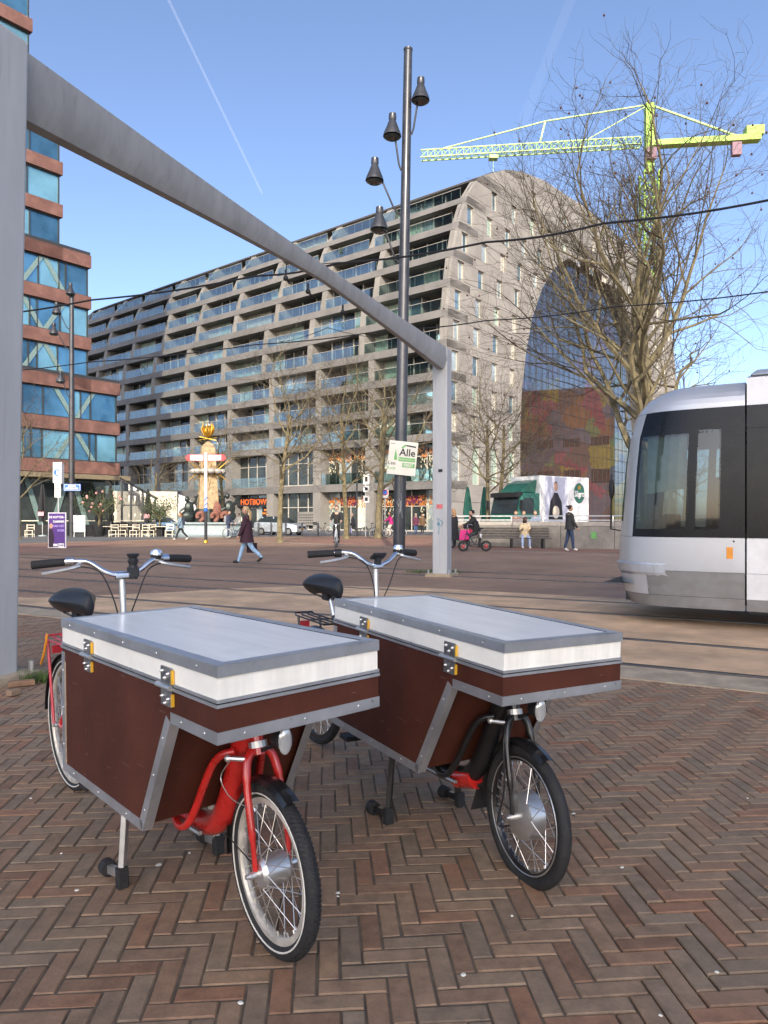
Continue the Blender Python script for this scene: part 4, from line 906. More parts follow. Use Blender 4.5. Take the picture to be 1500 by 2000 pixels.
    pth = [(-.10,-.30,.055),(-.06,-.22,.062),(-.01,-.14,.062),(.012,-.07,.018),(.012,0,.0),(.012,.07,.018),(-.01,.14,.062),(-.06,.22,.062),(-.10,.30,.055)]
    MB().tube(smooth_path(pth),.0115,12).build('bar', MT['chrome'], hb, smooth=True); MB().lathe([(.017,-.03),(.018,.03)],12,(.012,0,0),M.Rotation(PI/2,3,'X')).build('clamp', MT['chrome'], hb)
    for sd in (-1,1):
        gr_ = MB().tube([(-.06,sd*.215,.062),(-.08,sd*.26,.059),(-.115,sd*.335,.052)],[.0165,.0175,.018],12).build('grip', MT['rubber'], hb, smooth=True)
        MB().tube([(-.045,sd*.18,.063),(-.06,sd*.212,.062)],.021,12).build('shifter', MT['chrome' if red else 'black_plastic'], hb, smooth=True)
        MB().tube(smooth_path([(-.03,sd*.165,.055),(.0,sd*.18,.045),(-.005,sd*.25,.03),(-.03,sd*.31,.018)]),[.011]*6+[.0075]*13,8).build('brake_lever', MT['zinc'], hb, smooth=True)
        MB().tube(smooth_path([(.0,sd*.17,.045),(.05,sd*.1,.02),(.06,sd*.05,-.09),(.03,sd*.018,-.2),(.02,sd*.01,-.27)]),.003,6).build('brake_cable', MT['black_plastic'], hb, smooth=True)
    bq = MB().lathe([(.027,0),(.028,.008),(.022,.024),(.001,.03)],16,(-.02,.155,.078)).build('bell', MT['chrome'], hb, smooth=True); MB().lathe([(.02,-.016),(.026,0)],12,(-.02,.155,.078)).build('bell_base', MT['black_plastic'], hb)
    if red: b_ = MB().lathe([(.02,-.03),(.018,0),(.024,.012),(.017,.03),(.024,.05),(.017,.06),(.028,.075),(.024,.08)],12,(.012,.045,.012)).box((.012,.045,.012),(.05,.04,.04)).build('phone_mount', MT['black_plastic'], hb)
    else: b_ = MB().box((.03,-.005,.05),(.045,.075,.012),rot=M.Rotation(R(-35),3,'Y')).box((.02,0,.025),(.02,.03,.04)).build('display', MT['black_plastic'], hb)
    wheel(t, (rx,0,rr), rr, 0, .044, 'rim_cream' if red else 'black_paint', 'spoke', .035, .1, 'zinc', 32, 'tyre_stripe' if red else None, False, 'rear_wheel')
    b_ = MB(); n = 26
    for i in range(n):
        a0, a1 = R(20+i*(160/n)), R(20+(i+1)*(160/n)); q_ = rr+.018
        for (y0,d0),(y1,d1) in (((-.03,-.012),(0,.006)),((0,.006),(.03,-.012))): b_.quad(*[(rx+(q_+d_)*math.cos(a_), y_, rr+(q_+d_)*math.sin(a_)) for a_, y_, d_ in ((a0,y0,d0),(a1,y0,d0),(a1,y1,d1),(a0,y1,d1))])
    b_.build('rear_mudguard', MT['black_paint'], t, smooth=True)
    rk_ = MB(); zk = .735
    for y in (-.065,-.022,.022,.065): rk_.tube([(-.56,y,zk),(-.95,y,zk),(-.985,y*.8,zk+.012)],.0055,6)
    rk_.tube([(-.56,-.07,zk),(-.56,.07,zk)],.006,6); rk_.tube([(-.98,-.06,zk+.012),(-.98,.06,zk+.012)],.006,6); rk_.tube([(-.75,-.07,zk),(-.75,.07,zk)],.006,6)
    ro = rk_.build('luggage_rack', MT[rk], t, smooth=True)
    for sd in (-1,1): MB().tube([(-.9,sd*.07,zk),(rx-.03,sd*.078,rr+.0)],.0075,8).build('rack_stay', MT[rk], ro, smooth=True); 
    MB().box((-.965,0,zk-.06),(.02,.06,.04)).build('rear_light', MT['sign_red'], ro)
    if red: MB().tube(smooth_path([(-.93,-.07,zk+.01),(-.86,-.085,zk+.03),(-.9,-.09,zk-.07),(-.97,-.085,zk-.13)]),.006,6).build('orange_strap', MT['orange_reflector'], ro, smooth=True)
    cr = MB().lathe([(.012,-.08),(.012,.08)],10,(-.2,0,.27),M.Rotation(PI/2,3,'X')).lathe([(.085,0),(.085,.004)],28,(-.2,-.05,.27),M.Rotation(PI/2,3,'X')).build('crank_set', MT['black_paint'], t, smooth=True)
    for sd, ax in ((-1,.165),(1,-.165)):
        MB().bar((-.2,sd*.085,.27),(-.2+ax,sd*.1,.262),.013,.022,(0,1,0)).build('crank_arm', MT['zinc'], cr)
        pd = MB().box((-.2+ax,sd*.155,.262),(.085,.09,.024)).build('pedal', MT['black_plastic'], cr, bevel=.004)
    return t
bikeL = cargo_bike('red framed cargo bike with brown box and white lid, nearest the camera', (-1.051,3.04,0), -.847, .0097, -.0045, True, R(-4))
bikeR = cargo_bike('black framed cargo bike with brown box and white lid, nearer the tram', (-.0185,3.6387,0), -1.037, -.0166, .0224, False, R(-7))
# ================================================================ TRAM
tr = thing('tram', 'silver and black tram nosing in from the right along the tracks', 'tram', (0,0,0))
TJ = V((4.30,8.60,0))                                         # near side at the first joint
def TW(u, v, z): p = TJ+TT*u+TN*v; return V((p.x, p.y, z))    # u towards the rear, v across (0 near side .. 2.4)
TIP = [(.2,-1.45),(.38,-1.54),(.75,-1.62),(1.1,-1.6),(1.5,-1.57),(2.0,-1.53),(2.4,-1.48),(2.7,-1.38),(2.9,-1.22),(3.0,-1.02)]
def tip(z): return interp(TIP, z)
def hw(z): return 1.2 if z < 2.75 else 1.2-.28*((z-2.75)/.3)**2
def tpt(a, z):                                                 # a in -1..1 around the nose, near side at -1
    th = a*PI/2; c, s_ = math.cos(th), math.sin(th)
    u = tip(z)*abs(c)**.4; w_ = hw(z)*(1 if s_ > 0 else -1)*abs(s_)**.62; return TW(u, 1.2+w_, z)
AS = [-1+2*i/224 for i in range(225)]
def nose(name, zs_, m, skip=None, a0=-1, a1=1, inset=0):
    b = MB(); aa = [a for a in AS if a0-1e-6 <= a <= a1+1e-6]
    for z0, z1 in zip(zs_, zs_[1:]):
        for p, q in zip(aa, aa[1:]):
            if skip and skip((p+q)/2, (z0+z1)/2): continue
            b.quad(tpt(p,z0), tpt(q,z0), tpt(q,z1), tpt(p,z1))
    return b.build(name, MT[m], tr, smooth=True)
def lin(a, c, n): return [a+(c-a)*i/n for i in range(n+1)]
nose('skirt', [.24,.3,.38], 'tram_grey'); nose('lower_side', lin(.384,.69,4), 'tram_grey', None, -1, -.71); nose('lower_side', lin(.384,.69,4), 'tram_grey', None, .71, 1); nose('nose_cap', lin(.384,.69,4), 'tram_silver', lambda a, z: abs(a) > .72)
nose('side_panel', lin(.694,1.11,5), 'tram_silver')
hole = lambda a, z: 1.24 < z < 2.42 and (.61 < abs(a) < .93 or .956 < abs(a) < .991)
nose('window_band', lin(1.114,2.69,16), 'tram_black', hole, -1, -.57); nose('window_band', lin(1.114,2.69,16), 'tram_black', hole, .57, 1)
nose('front_frame', lin(1.114,2.69,16), 'tram_silver', lambda a, z: abs(a) < .36 and 1.3 < z < 2.45, -.572, .572)
def pane(nm, a0, a1, z0, z1, m):
    b = MB(); aa = lin(a0, a1, 8); zz_ = lin(z0, z1, 4)
    for p, q in zip(aa, aa[1:]):
        for c, d in zip(zz_, zz_[1:]): b.quad(tpt(p,c), tpt(q,c), tpt(q,d), tpt(p,d))
    return b.build(nm, MT[m], tr, smooth=True)
for sg2 in (-1,1): pane('side_window', sg2*.932, sg2*.607, 1.212, 2.43, 'tram_glass'); pane('cab_window', sg2*.992, sg2*.954, 1.212, 2.43, 'tram_glass')
pane('windscreen', -.358, .358, 1.31, 2.4, 'tram_glass')
b = MB()
for p, q in zip(AS, AS[1:]):
    zs_ = lin(2.694,3.0,5)
    for c, d in zip(zs_, zs_[1:]): b.quad(tpt(p,c), tpt(q,c), tpt(q,d), tpt(p,d))
b.add([tpt(a,3.0) for a in AS]+[TW(.0,1.2,3.03)], [(i, i+1, 225) for i in range(224)]); b.build('roof_dome', MT['tram_silver'], tr, smooth=True)
# bumper, seams, marker
b = MB(); aa = lin(-.86,.86,30)
for p, q in zip(aa, aa[1:]):
    o_ = TT*-.025
    for z0, z1, k0, k1 in ((.62,.66,0,1),(.66,.76,1,1),(.76,.79,1,0)): b.quad(tpt(p,z0)+o_*k0, tpt(q,z0)+o_*k0, tpt(q,z1)+o_*k1, tpt(p,z1)+o_*k1)
b.build('bumper', MT['aluminium'], tr, smooth=True)
MB().prism([TW(-.20,-.006,.86),TW(-.13,-.006,.86),TW(-.13,-.006,1.0),TW(-.20,-.006,1.0)], TN*.02).build('orange_marker', MT['orange_reflector'], tr, bevel=.004)
b = MB(); b.tube([TW(-1.5,.9,1.15),TW(-1.7,.65,1.2),TW(-1.68,.6,1.95)],.012,6); b.sph(TW(-1.68,.6,1.75),(.04,.05,.14)); b.build('mirror_arm', MT['black_plastic'], tr, smooth=True)
# interior of the cab: blind, desk, seat, floor, bulkhead
a_, c_ = tpt(-.92,2.38), tpt(-.66,2.38); n_ = TN*.05; MB().quad(a_+n_+V((0,0,-.0)), c_+n_, c_+n_-V((0,0,.72)), a_+n_-V((0,0,.66))).build('sun_blind', mat('blind_green',(.34,.4,.36),.8), tr)
MB().prism([TW(-1.4,.45,1.1),TW(-1.4,1.9,1.1),TW(-.95,1.9,1.42),TW(-.95,.45,1.42)], (0,0,-.35)).build('desk', mat('desk_grey',(.05,.07,.075),.5), tr, bevel=.04)
MB().box(TW(-.35,1.2,1.5),(.2,.5,.8),math.atan2(TT.y,TT.x)).build('driver_seat', MT['black_plastic'], tr, bevel=.05)
MB().quad(TW(-1.7,.2,.5),TW(0,.05,.5),TW(0,2.35,.5),TW(-1.7,2.2,.5)).build('cab_floor', MT['black_plastic'], tr)
b = MB()   # bulkhead frame behind the cab
for v0, v1 in ((.05,.45),(1.9,2.35)): b.box(TW(-.02,(v0+v1)/2,1.85),(.04,v1-v0,1.5),math.atan2(TT.y,TT.x))
b.build('bulkhead', MT['tram_black'], tr)
# body behind the joint
def side(name, u0, u1, z0, z1, m, v=0, th=.05):
    for vv, s_ in ((v,1),(2.4-v,-1)): MB().prism([TW(u0,vv,z0),TW(u1,vv,z0),TW(u1,vv,z1),TW(u0,vv,z1)], TN*th*s_).build(name, MT[m], tr)
u0 = .02
for i in range(5):
    u1 = u0+ (.36 if i == 0 else 1.6); e = u1-.012
    side('skirt', u0, e, .24, .376, 'tram_grey'); side('lower_side', u0, e, .38, .686, 'tram_grey' if i else 'tram_white'); side('side_panel', u0, e, .69, 1.108, 'tram_white'); side('window_band', u0, e, 1.112, 2.42, 'tram_black'); side('window_header', u0, e, 2.424, 2.69, 'tram_black', .004)
    side('cant_rail', u0, e, 2.694, 3.02, 'tram_white'); u0 = u1
MB().prism([TW(.02,.04,3.02),TW(.02,2.36,3.02),TW(.02,2.2,3.07),TW(.02,.2,3.07)], TT*6.6).build('roof', MT['tram_grey'], tr)
MB().prism([TW(.02,.16,3.07),TW(.02,2.24,3.07),TW(.1,2.1,3.17),TW(.1,.3,3.17)], TT*6).build('roof_pod', MT['tram_silver'], tr, bevel=.05)
MB().box(TW(3.3,1.2,.3),(6.5,2.2,.2),math.atan2(TT.y,TT.x)).build('underframe', MT['black_plastic'], tr)
MB().box(TW(-.7,1.2,.32),(1.5,1.6,.12),math.atan2(TT.y,TT.x)).build('underframe', MT['black_plastic'], tr)
for u in (.9,2.6):
    for v in (.48,1.92): MB().lathe([(.3,-.05),(.3,.05)],20,TW(u,v,.3),M.Rotation(math.atan2(TT.y,TT.x),3,'Z') @ M.Rotation(PI/2,3,'X')).build('bogie_wheel', MT['rail_steel'], tr)
for u, z in ((-1.05,1.07),(-.6,1.07),(-.12,1.07)): MB().lathe([(.012,0),(.01,.006),(.001,.007)],8,TW(u,.0,z)-TN*-.0+TN*(.10 if u < -1 else .03 if u < -.5 else 0),M.Rotation(math.atan2(TT.y,TT.x),3,'Z') @ M.Rotation(PI/2,3,'X')).build('rivet', MT['tram_black'], tr)
# ================================================================ TREES
def tree(name, label, c, H, r0, seed, levels=5, spread=.55, fork=.35, bark='bark', tw='twig', lean=(0,0), n0=9, balls=0, droop=0, upk=.2, trunks=1, tight=1.0):
    rg = random.Random(seed); t = thing(name, label, 'tree', c, 0, 'bare street trees'); TB_, BR, TG, SD = MB(), MB(), MB(), MB(); cnt = [0]
    def limb(p, d, L, r, lv, mb):
        n = 5 if lv < 2 else 3; pts = [p]; rs = [r]; q = p.copy(); dd = d.copy()
        for i in range(n):
            j = V((rg.gauss(0,1),rg.gauss(0,1),rg.gauss(0,.7)))*((.12+.05*lv) if lv else .035); dd = (dd+j+V((0,0,(upk if lv < 4 else .12-droop)*.25))).normalized(); q = q+dd*(L/n); pts.append(q.copy()); rs.append(r*(1-(.55 if lv else .5)*(i+1)/n))
        mb.tube(pts, rs, 7 if lv == 0 else 5 if lv < 3 else 3, cap=False); cnt[0] += 1
        return pts, rs, dd
    def grow(p, d, L, r, lv):
        mb = TB_ if lv == 0 else BR if lv < 3 else TG
        pts, rs, dd = limb(p, d, L, r, lv, mb)
        if lv >= levels:
            if balls and rg.random() < balls and pts[-1].z > H*.35: e = pts[-1]; SD.tube([e, e-V((0,0,.12))],.004,3); SD.sph(e-V((0,0,.16)),.045,6,5)
            return
        k = {0:n0,1:5,2:4,3:3,4:2 if n0 > 12 else 3}.get(lv,2)
        for i in range(k):
            f = (fork+(1-fork)*(i+.6*rg.random())/k) if lv == 0 else .25+.75*(i+rg.random()*.8)/k
            f = min(f,.99)*(len(pts)-1); i0 = int(f); i0 = min(i0, len(pts)-2); b_ = pts[i0].lerp(pts[i0+1], f-i0); ax = (pts[i0+1]-pts[i0]).normalized()
            az = i*2.4+rg.random()*1.2; sdv = ax.orthogonal().normalized(); sdv.rotate(M.Rotation(az,3,ax)); sp2 = spread*(1.25-.45*f/(len(pts)-1)) if lv == 0 else spread*rg.uniform(.75,1.25)
            nd = (ax*math.cos(sp2*tight)+sdv*math.sin(sp2*tight)).normalized(); rr2 = rs[i0]*(.48 if lv == 0 else .55)
            ll = L*({0:.56}.get(lv,.66))*rg.uniform(.75,1.15)*((1.25-.55*f/(len(pts)-1)) if lv == 0 else 1)
            grow(b_, nd, ll, max(rr2,.006), lv+1)
        if lv: grow(pts[-1], dd, L*.6, max(rs[-1],.006), lv+1)
    for q in range(trunks):
        off = V((q*.55,q*.2,0)) if trunks > 1 else V()
        grow(off+V((0,0,-.05)), V((lean[0]+q*.06,lean[1],1)).normalized(), H*.62, r0, 0)
        TB_.tube([off+V((0,0,-.05)), off+V((0,0,.35))],[r0*1.35,r0*.98],9)
    TB_.build('trunk', MT[bark], t, smooth=True); cr = BR.build('branches', MT[bark], t, smooth=True); TG.build('crown', MT[tw], t, kind='stuff')
    if SD.v: SD.build('seed_balls', MT['seed'], t, kind='stuff')
    return t
pt = tree('plane_tree', 'large bare plane tree with seed balls rising behind the tram', at(1272, Y=30), 18.5, .4, 11, 5, .8, .28, 'bark_plane', 'twig_olive', (0,0), 14, .035, 0, .55)
tree('street_tree', 'slender bare tree in front of the shop with the orange sign', at(546, 1060), 11.5, .16, 3, 4, .95, .42, 'bark', 'twig', (.0,0), 9)
tree('street_tree', 'bare leaning tree behind the cyclist, left of the mottled trunk', at(676, 1053), 12.5, .17, 5, 4, .95, .4, 'bark', 'twig_olive', (.05,0), 9)
tree('street_tree', 'bare mottled tree with bicycles against its trunk', at(738, 1051), 14, .25, 8, 4, .95, .38, 'bark_plane', 'twig_olive', (.02,0), 10)
tree('street_tree', 'twin trunked bare tree behind the curved bench', at(953, 1055), 11.5, .15, 21, 4, .95, .4, 'bark', 'twig', (-.01,0), 9, trunks=2)
tree('street_tree', 'thin pale bare tree before the glazed arch right of the truck', at(1335, Y=52), 9, .14, 31, 4, .95, .4, 'bark', 'twig', (.02,0), 9)
tree('street_tree', 'small bare tree standing behind the obelisk fountain', at(442, Y=57), 11, .16, 17, 4, .95, .4, 'bark', 'twig', (-.04,0), 8)
tree('street_tree', 'small bare tree half hidden behind the left gantry post', at(36, Y=44), 9, .13, 19, 4, .75, .45, 'bark', 'twig', (.08,0), 8)
tree('street_tree', 'thin bare tree before the dark left bays of the hall', at(300, Y=66), 9, .12, 23, 4, .95, .4, 'bark', 'twig', (0,0), 8)
# ================================================================ CRANE
cr = thing('tower_crane', 'lime green tower crane rising behind the market hall', 'crane', at(1268, Y=131)); CZ = 70.0
def lattice(mb, a, c, w_, h_, n, up=V((0,0,1)), r=.09, tri=True):
    a, c = V(a), V(c); d = (c-a).normalized(); sd_ = d.cross(up).normalized(); u_ = sd_.cross(d)
    ch = [sd_*-w_/2, sd_*w_/2, u_*h_] if tri else [sd_*-w_/2-u_*w_/2, sd_*w_/2-u_*w_/2, sd_*w_/2+u_*w_/2, sd_*-w_/2+u_*w_/2]
    for o_ in ch: mb.bar(a+o_, c+o_, r*2, r*2)
    for i in range(n):
        p = a.lerp(c,i/n); q = a.lerp(c,(i+1)/n)
        for j in range(len(ch)): mb.bar(p+ch[j], q+ch[(j+1)%len(ch)], r, r); mb.bar(p+ch[j], p+ch[(j+1)%len(ch)], r, r)
o0 = V((0,0,0)); jd = (at(822,Y=136)-at(1268,Y=131)); jd.z = 0; JL = jd.length; jd.normalize()
b = MB(); lattice(b, (0,0,0), (0,0,CZ-6), 2.6, 0, 26, V((0,1,0)), .16, False); b.build('mast', MT['crane_lime'], cr)
b = MB(); lattice(b, jd*1.5+V((0,0,CZ-1)), jd*JL+V((0,0,CZ-1)), 1.5, 1.7, 30, r=.1); b.build('jib', MT['crane_pale'], cr)
b = MB(); b.box(-jd*9.5+V((0,0,CZ-.9)),(19,1.7,1.0),math.atan2(jd.y,jd.x)); b.build('counter_jib', MT['crane_lime'], cr); MB().box(-jd*18+V((0,0,CZ+.3)),(3,1.8,1.6),math.atan2(jd.y,jd.x)).build('winch', MT['crane_lime'], cr)
b = MB(); b.bar((0,0,CZ-6),(0,0,CZ+6.5),1.5,1.1); b.build('tower_head', MT['crane_lime'], cr); MB().box((0,-.6,CZ-3),(1.7,1.7,2.0)).build('cab', MT['crane_pink'], cr); MB().box(-jd*15+V((0,0,CZ-2.6)),(1.6,1.1,2.4),math.atan2(jd.y,jd.x)).build('counterweight', MT['crane_pink'], cr)
b = MB(); ap = V((0,0,CZ+6.4)); b.bar(ap, jd*18.5+V((0,0,CZ+4.6)),.22,.22); b.bar(jd*18.5+V((0,0,CZ+4.6)), jd*38+V((0,0,CZ+.6)),.2,.2); b.bar(jd*18.5+V((0,0,CZ+4.6)), jd*19.5+V((0,0,CZ+.6)),.3,.3); b.bar(ap, jd*11+V((0,0,CZ+.7)),.15,.15); b.bar(ap, -jd*15+V((0,0,CZ-.2)),.3,.3); b.build('tie_bars', MT['crane_pale'], cr)
b = MB(); b.box(jd*28+V((0,0,CZ-1.6)),(1.6,1.4,.6)); b.cyl(jd*28+V((0,0,CZ-1.8)), jd*28+V((0,0,CZ-5)),.05,n=5); b.build('trolley', MT['crane_pale'], cr)
# contrails, far up
def vapour(name, col, al):
    m = bpy.data.materials.new(name); m.use_nodes = True; n = m.node_tree.nodes; l = m.node_tree.links; n.remove(n['Principled BSDF'])
    d = n.new('ShaderNodeBsdfDiffuse'); t_ = n.new('ShaderNodeBsdfTranslucent'); ad = n.new('ShaderNodeAddShader'); tr_ = n.new('ShaderNodeBsdfTransparent'); mx = n.new('ShaderNodeMixShader')
    d.inputs[0].default_value = t_.inputs[0].default_value = (*col,1); mx.inputs[0].default_value = al
    l.new(d.outputs[0], ad.inputs[0]); l.new(t_.outputs[0], ad.inputs[1]); l.new(tr_.outputs[0], mx.inputs[1]); l.new(ad.outputs[0], mx.inputs[2]); l.new(mx.outputs[0], n['Material Output'].inputs[0]); return m
def contrail(label, p0, p1, r0, r1, al):
    a, c = [V(((x-750)/F*9000*F/(YH-y), 9000*F/(YH-y), 9000)) for x, y in (p0, p1)]
    o = MB().tube([a, a.lerp(c,.5), c], [r0,(r0+r1)/2,r1], 10, cap=False).build('contrail', vapour('vapour_%d'%int(al*1000), (.9,.9,.9), al)); o['kind'] = 'stuff'; o['label'] = label; o['category'] = 'contrail'
contrail('thin white aircraft contrail slanting across the upper left sky', (310,-40), (512,378), 22, 30, .06)
contrail('faint wide contrail near the top right of the sky', (1130,-40), (985,330), 90, 120, .012)
contrail('faint contrail at the far right above the crane', (1530,150), (1370,300), 60, 80, .016)
# ================================================================ PEOPLE
def seg(p, q, t): return p+(q-p)*t
def person(label, c, face, H=1.72, lean=0, legs=((22,12),(-20,25)), arms=((-18,25),(20,30)), top=(.03,.03,.04), low=(.05,.06,.1), shoe=(.6,.6,.58), skin='skin', hair=(.03,.02,.015), hairlen=0, coat=0, bulk=1.0, sit=None, splay=0, cap=None, name='person', hands=None):
    t = thing(name, label, 'person', c, face); h = H; A_ = lambda d: R(d)
    def dirv(a): return V((math.sin(A_(a)), 0, -math.cos(A_(a))))
    pel = V((0,0,.52*h)); ld = V((math.sin(A_(lean)),0,math.cos(A_(lean)))); waist = pel+ld*.09*h; chest = pel+ld*.22*h; neck = pel+ld*.315*h; head0 = neck+(ld*.6+V((0,0,.4)))*.055*h; head = head0+V((.012*h,0,.055*h))
    P = [pel, waist, chest, neck]; RAD = [(.078*h*bulk,.098*h*bulk),(.072*h*bulk,.088*h*bulk),(.082*h*bulk,.105*h*bulk),(.034*h,.034*h)]; E_ = [(0,1),(1,2),(2,3)]; lab = ['low','top','top','skin']
    J = {}
    for k, sd in enumerate((-1,1)):
        hip = pel+V((0,sd*.05*h,-.02*h)); a, kb = legs[k]; sp_ = V((0,sd*math.sin(A_(splay)),0)); kn = hip+(dirv(a)+sp_).normalized()*.235*h; an = kn+dirv(a-kb)*.235*h; fd = V((math.cos(A_(max(-35,min(20,(a-kb)*.6)))),0,math.sin(A_(max(-35,min(20,(a-kb)*.6)))))); toe = an+fd*.105*h-V((0,0,.028*h))
        hl = an-fd*.03*h-V((0,0,.022*h)); i = len(P); P += [hip, kn, an, toe]; RAD += [(.058*h*bulk,)*2,(.042*h,)*2,(.03*h,)*2,(.022*h,.03*h)]; E_ += [(0,i),(i,i+1),(i+1,i+2),(i+2,i+3)]; lab += ['low','low','low','shoe']
        sh = chest+V((0,sd*.1*h,.055*h)); a, eb = arms[k]; out = V((0,sd*.22,0)); el = sh+(dirv(a)+out).normalized()*.165*h; wr = el+(dirv(a+eb)+V((0,-sd*.12 if eb > 40 else sd*.03,0))).normalized()*.15*h; hd = wr+(wr-el).normalized()*.045*h
        i = len(P); P += [sh, el, wr, hd]; RAD += [(.05*h*bulk,)*2,(.037*h*bulk,)*2,(.026*h,)*2,(.02*h,.026*h)]; E_ += [(2,i),(i,i+1),(i+1,i+2),(i+2,i+3)]; lab += ['top','top','top','skin']; J[sd] = (el, wr, hd)
    mz = min(p.z-(.0) for p in P)-.02*h
    if sit is not None: dz = sit-(pel.z-.07*h)
    else: dz = -mz
    up = V((0,0,dz)); P = [p+up for p in P]; head = head+up; neck = neck+up
    me = bpy.data.meshes.new('body'); me.from_pydata([tuple(p) for p in P], E_, []); o = bpy.data.objects.new('tmp', me); COL.objects.link(o)
    sk = o.modifiers.new('s','SKIN'); sk.use_smooth_shade = True; o.modifiers.new('u','SUBSURF').levels = 1; o.modifiers['u'].render_levels = 1
    for i, r_ in enumerate(RAD): me.skin_vertices[0].data[i].radius = r_
    me.skin_vertices[0].data[0].use_root = True
    bm_ = bpy.data.meshes.new_from_object(o.evaluated_get(bpy.context.evaluated_depsgraph_get())); bpy.data.objects.remove(o); bm_.name = 'body'
    ex = MB(); ex.sph(head, (.058*h,.047*h,.066*h), 14, 10); ex.sph(head+V((.056*h,0,-.008*h)), (.011*h,.007*h,.012*h), 6, 5)
    for sd in (-1,1): ex.sph(head+V((-.003*h,sd*.047*h,-.004*h)), (.01*h,.005*h,.015*h), 6, 5)
    nh = len(ex.f)
    for sd in (-1,1):                                  # fingers
        el, wr, hd = J[sd]; hd = hd+up; d = (hd-wr-up).normalized(); sdv = V((0,1,0)); pn = d.cross(sdv).normalized()
        for q in range(4): a0 = hd+pn*(q-1.5)*.0105*h*.9; ex.tube([a0, a0+d*.022*h, a0+d*.036*h+sdv*-sd*.012*h], [.0055*h,.005*h,.004*h], 5)
        ex.tube([hd-d*.02*h, hd-d*.005*h+pn*.024*h, hd+d*.014*h+pn*.028*h], [.007*h,.006*h,.0045*h], 5)
    base = len(bm_.vertices); nf = len(bm_.polygons); vs = [v.co.copy() for v in bm_.vertices]+ex.v; fs = [tuple(p.vertices) for p in bm_.polygons]+[tuple(i+base for i in f) for f in ex.f]
    m2 = bpy.data.meshes.new('body'); m2.from_pydata([tuple(v) for v in vs], [], fs); m2.update(); m2.polygons.foreach_set('use_smooth', [True]*len(m2.polygons))
    key = '%.2f_%.2f_%.2f'; tm, lm_, sm_ = [cloth(key%tuple(x), x) for x in (top, low, shoe)]
    for x in (MT[skin], tm, lm_, sm_): m2.materials.append(x)
    idx = {'skin':0,'top':1,'low':2,'shoe':3}
    segs = [(P[a], P[b_], lab[b_] if not (a == 0 and b_ > 3) else 'low') for a, b_ in E_]
    for p in m2.polygons:
        if p.index >= nf: p.material_index = 0; continue
        ce = p.center; best = None
        for a, b_, l_ in segs:
            ab = b_-a; tt = max(0, min(1, (ce-a).dot(ab)/max(ab.length_squared,1e-9))); d = (ce-a-ab*tt).length
            if best is None or d < best[0]: best = (d, l_)
        p.material_index = idx[best[1]]
    body = link('body', m2, None, t)
    hb = MB(); hc = cloth('hair_%.2f_%.2f'%(hair[0],hair[1]), hair); hh = []
    rg = [(.0,.07),(.035,.066),(.052,.05),(.061,.025),(.062,0),(.058,-.02)]
    for r_, z in rg:
        hh.append([head+V((r_*1.07*h*math.cos(a)-.008*h-(.012*h if z < .03 and math.cos(a) > .2 else 0)-(.035*h*max(0,math.cos(a)) if z <= .025 else 0), r_*.9*h*math.sin(a), z*h+.006*h)) for a in [2*PI*i/14 for i in range(14)]])
    hb.v = [p for r_ in hh for p in r_]
    for i in range(len(hh)-1):
        for j in range(14): hb.f.append((i*14+j, (i+1)*14+j, (i+1)*14+(j+1)%14, i*14+(j+1)%14))
    if hairlen == 1: hb.tube([head+V((-.055*h,0,.02*h)), head+V((-.085*h,0,-.03*h)), head+V((-.085*h,0,-.13*h)), head+V((-.075*h,0,-.21*h))], [.02*h,.026*h,.024*h,.008*h], 8)
    if hairlen == 2: hb.tube([head+V((-.03*h,0,.02*h)), head+V((-.045*h,0,-.06*h)), head+V((-.05*h,0,-.14*h))], [.05*h,.056*h,.035*h], 10)
    hb.build('hair' if cap is None else 'hat', hc if cap is None else cloth('cap%.2f'%cap[0], cap), t, smooth=True)
    fe = MB()
    for sd in (-1,1): fe.sph(head+V((.051*h,sd*.019*h,.006*h)), (.005*h,.008*h,.005*h), 6, 4)
    fe.box(head+V((.053*h,0,-.032*h)),(.006*h,.03*h,.006*h)); fe.build('face_features', MT['ink'], t)
    if coat:
        cb = MB(); rings = []; bl_ = bulk; top_z = P[2]+V((0,0,.05*h)); bot = P[0]+V((0,0,-coat*h)); 
        for f, rx_, ry_ in ((0,.05,.09),(.12,.085,.122),(.4,.09,.112),(.65,.096,.115),(1,.108+coat*.08,.125+coat*.1)):
            cpt = seg(top_z, P[0], min(1,f/.65)) if f <= .65 else seg(P[0], bot, (f-.65)/.35)
            rings.append([cpt+V((rx_*h*bl_*math.cos(a), ry_*h*bl_*math.sin(a), 0)) for a in [2*PI*i/16 for i in range(16)]])
        cb.v = [p for r_ in rings for p in r_]
        for i in range(len(rings)-1):
            for j in range(16): cb.f.append((i*16+j, (i+1)*16+j, (i+1)*16+(j+1)%16, i*16+(j+1)%16))
        cb.f.append(tuple(range(16))); cb.build('coat', tm, t, smooth=True)
        MB().tube([neck+V((-.01*h,0,-.015*h)), neck+V((0,0,.02*h))],[.06*h,.045*h],12).build('collar', tm, t, smooth=True)
    t['_h'] = h; J2 = {sd: tuple(x+up for x in J[sd]) for sd in J}
    return t, J2, head, P
def backpack(t, P, h, col):
    MB().box(P[2]+V((-.115*h,0,-.04*h)),(.09*h,.16*h,.25*h)).build('backpack', cloth('bp%.2f'%col[2], col), t, bevel=.03)
def bag(t, p, d, col, nm='bag'):
    MB().box(V(p)-V((0,0,d[2]/2+.12)), d).tube([V(p)-V((.05,0,.14)), V(p), V(p)-V((-.05,0,.14))],.006,5).build(nm, cloth('bag%.2f%.2f'%(col[0],col[1]), col), t)
L_, RGT, CAM = PI, 0, -PI/2
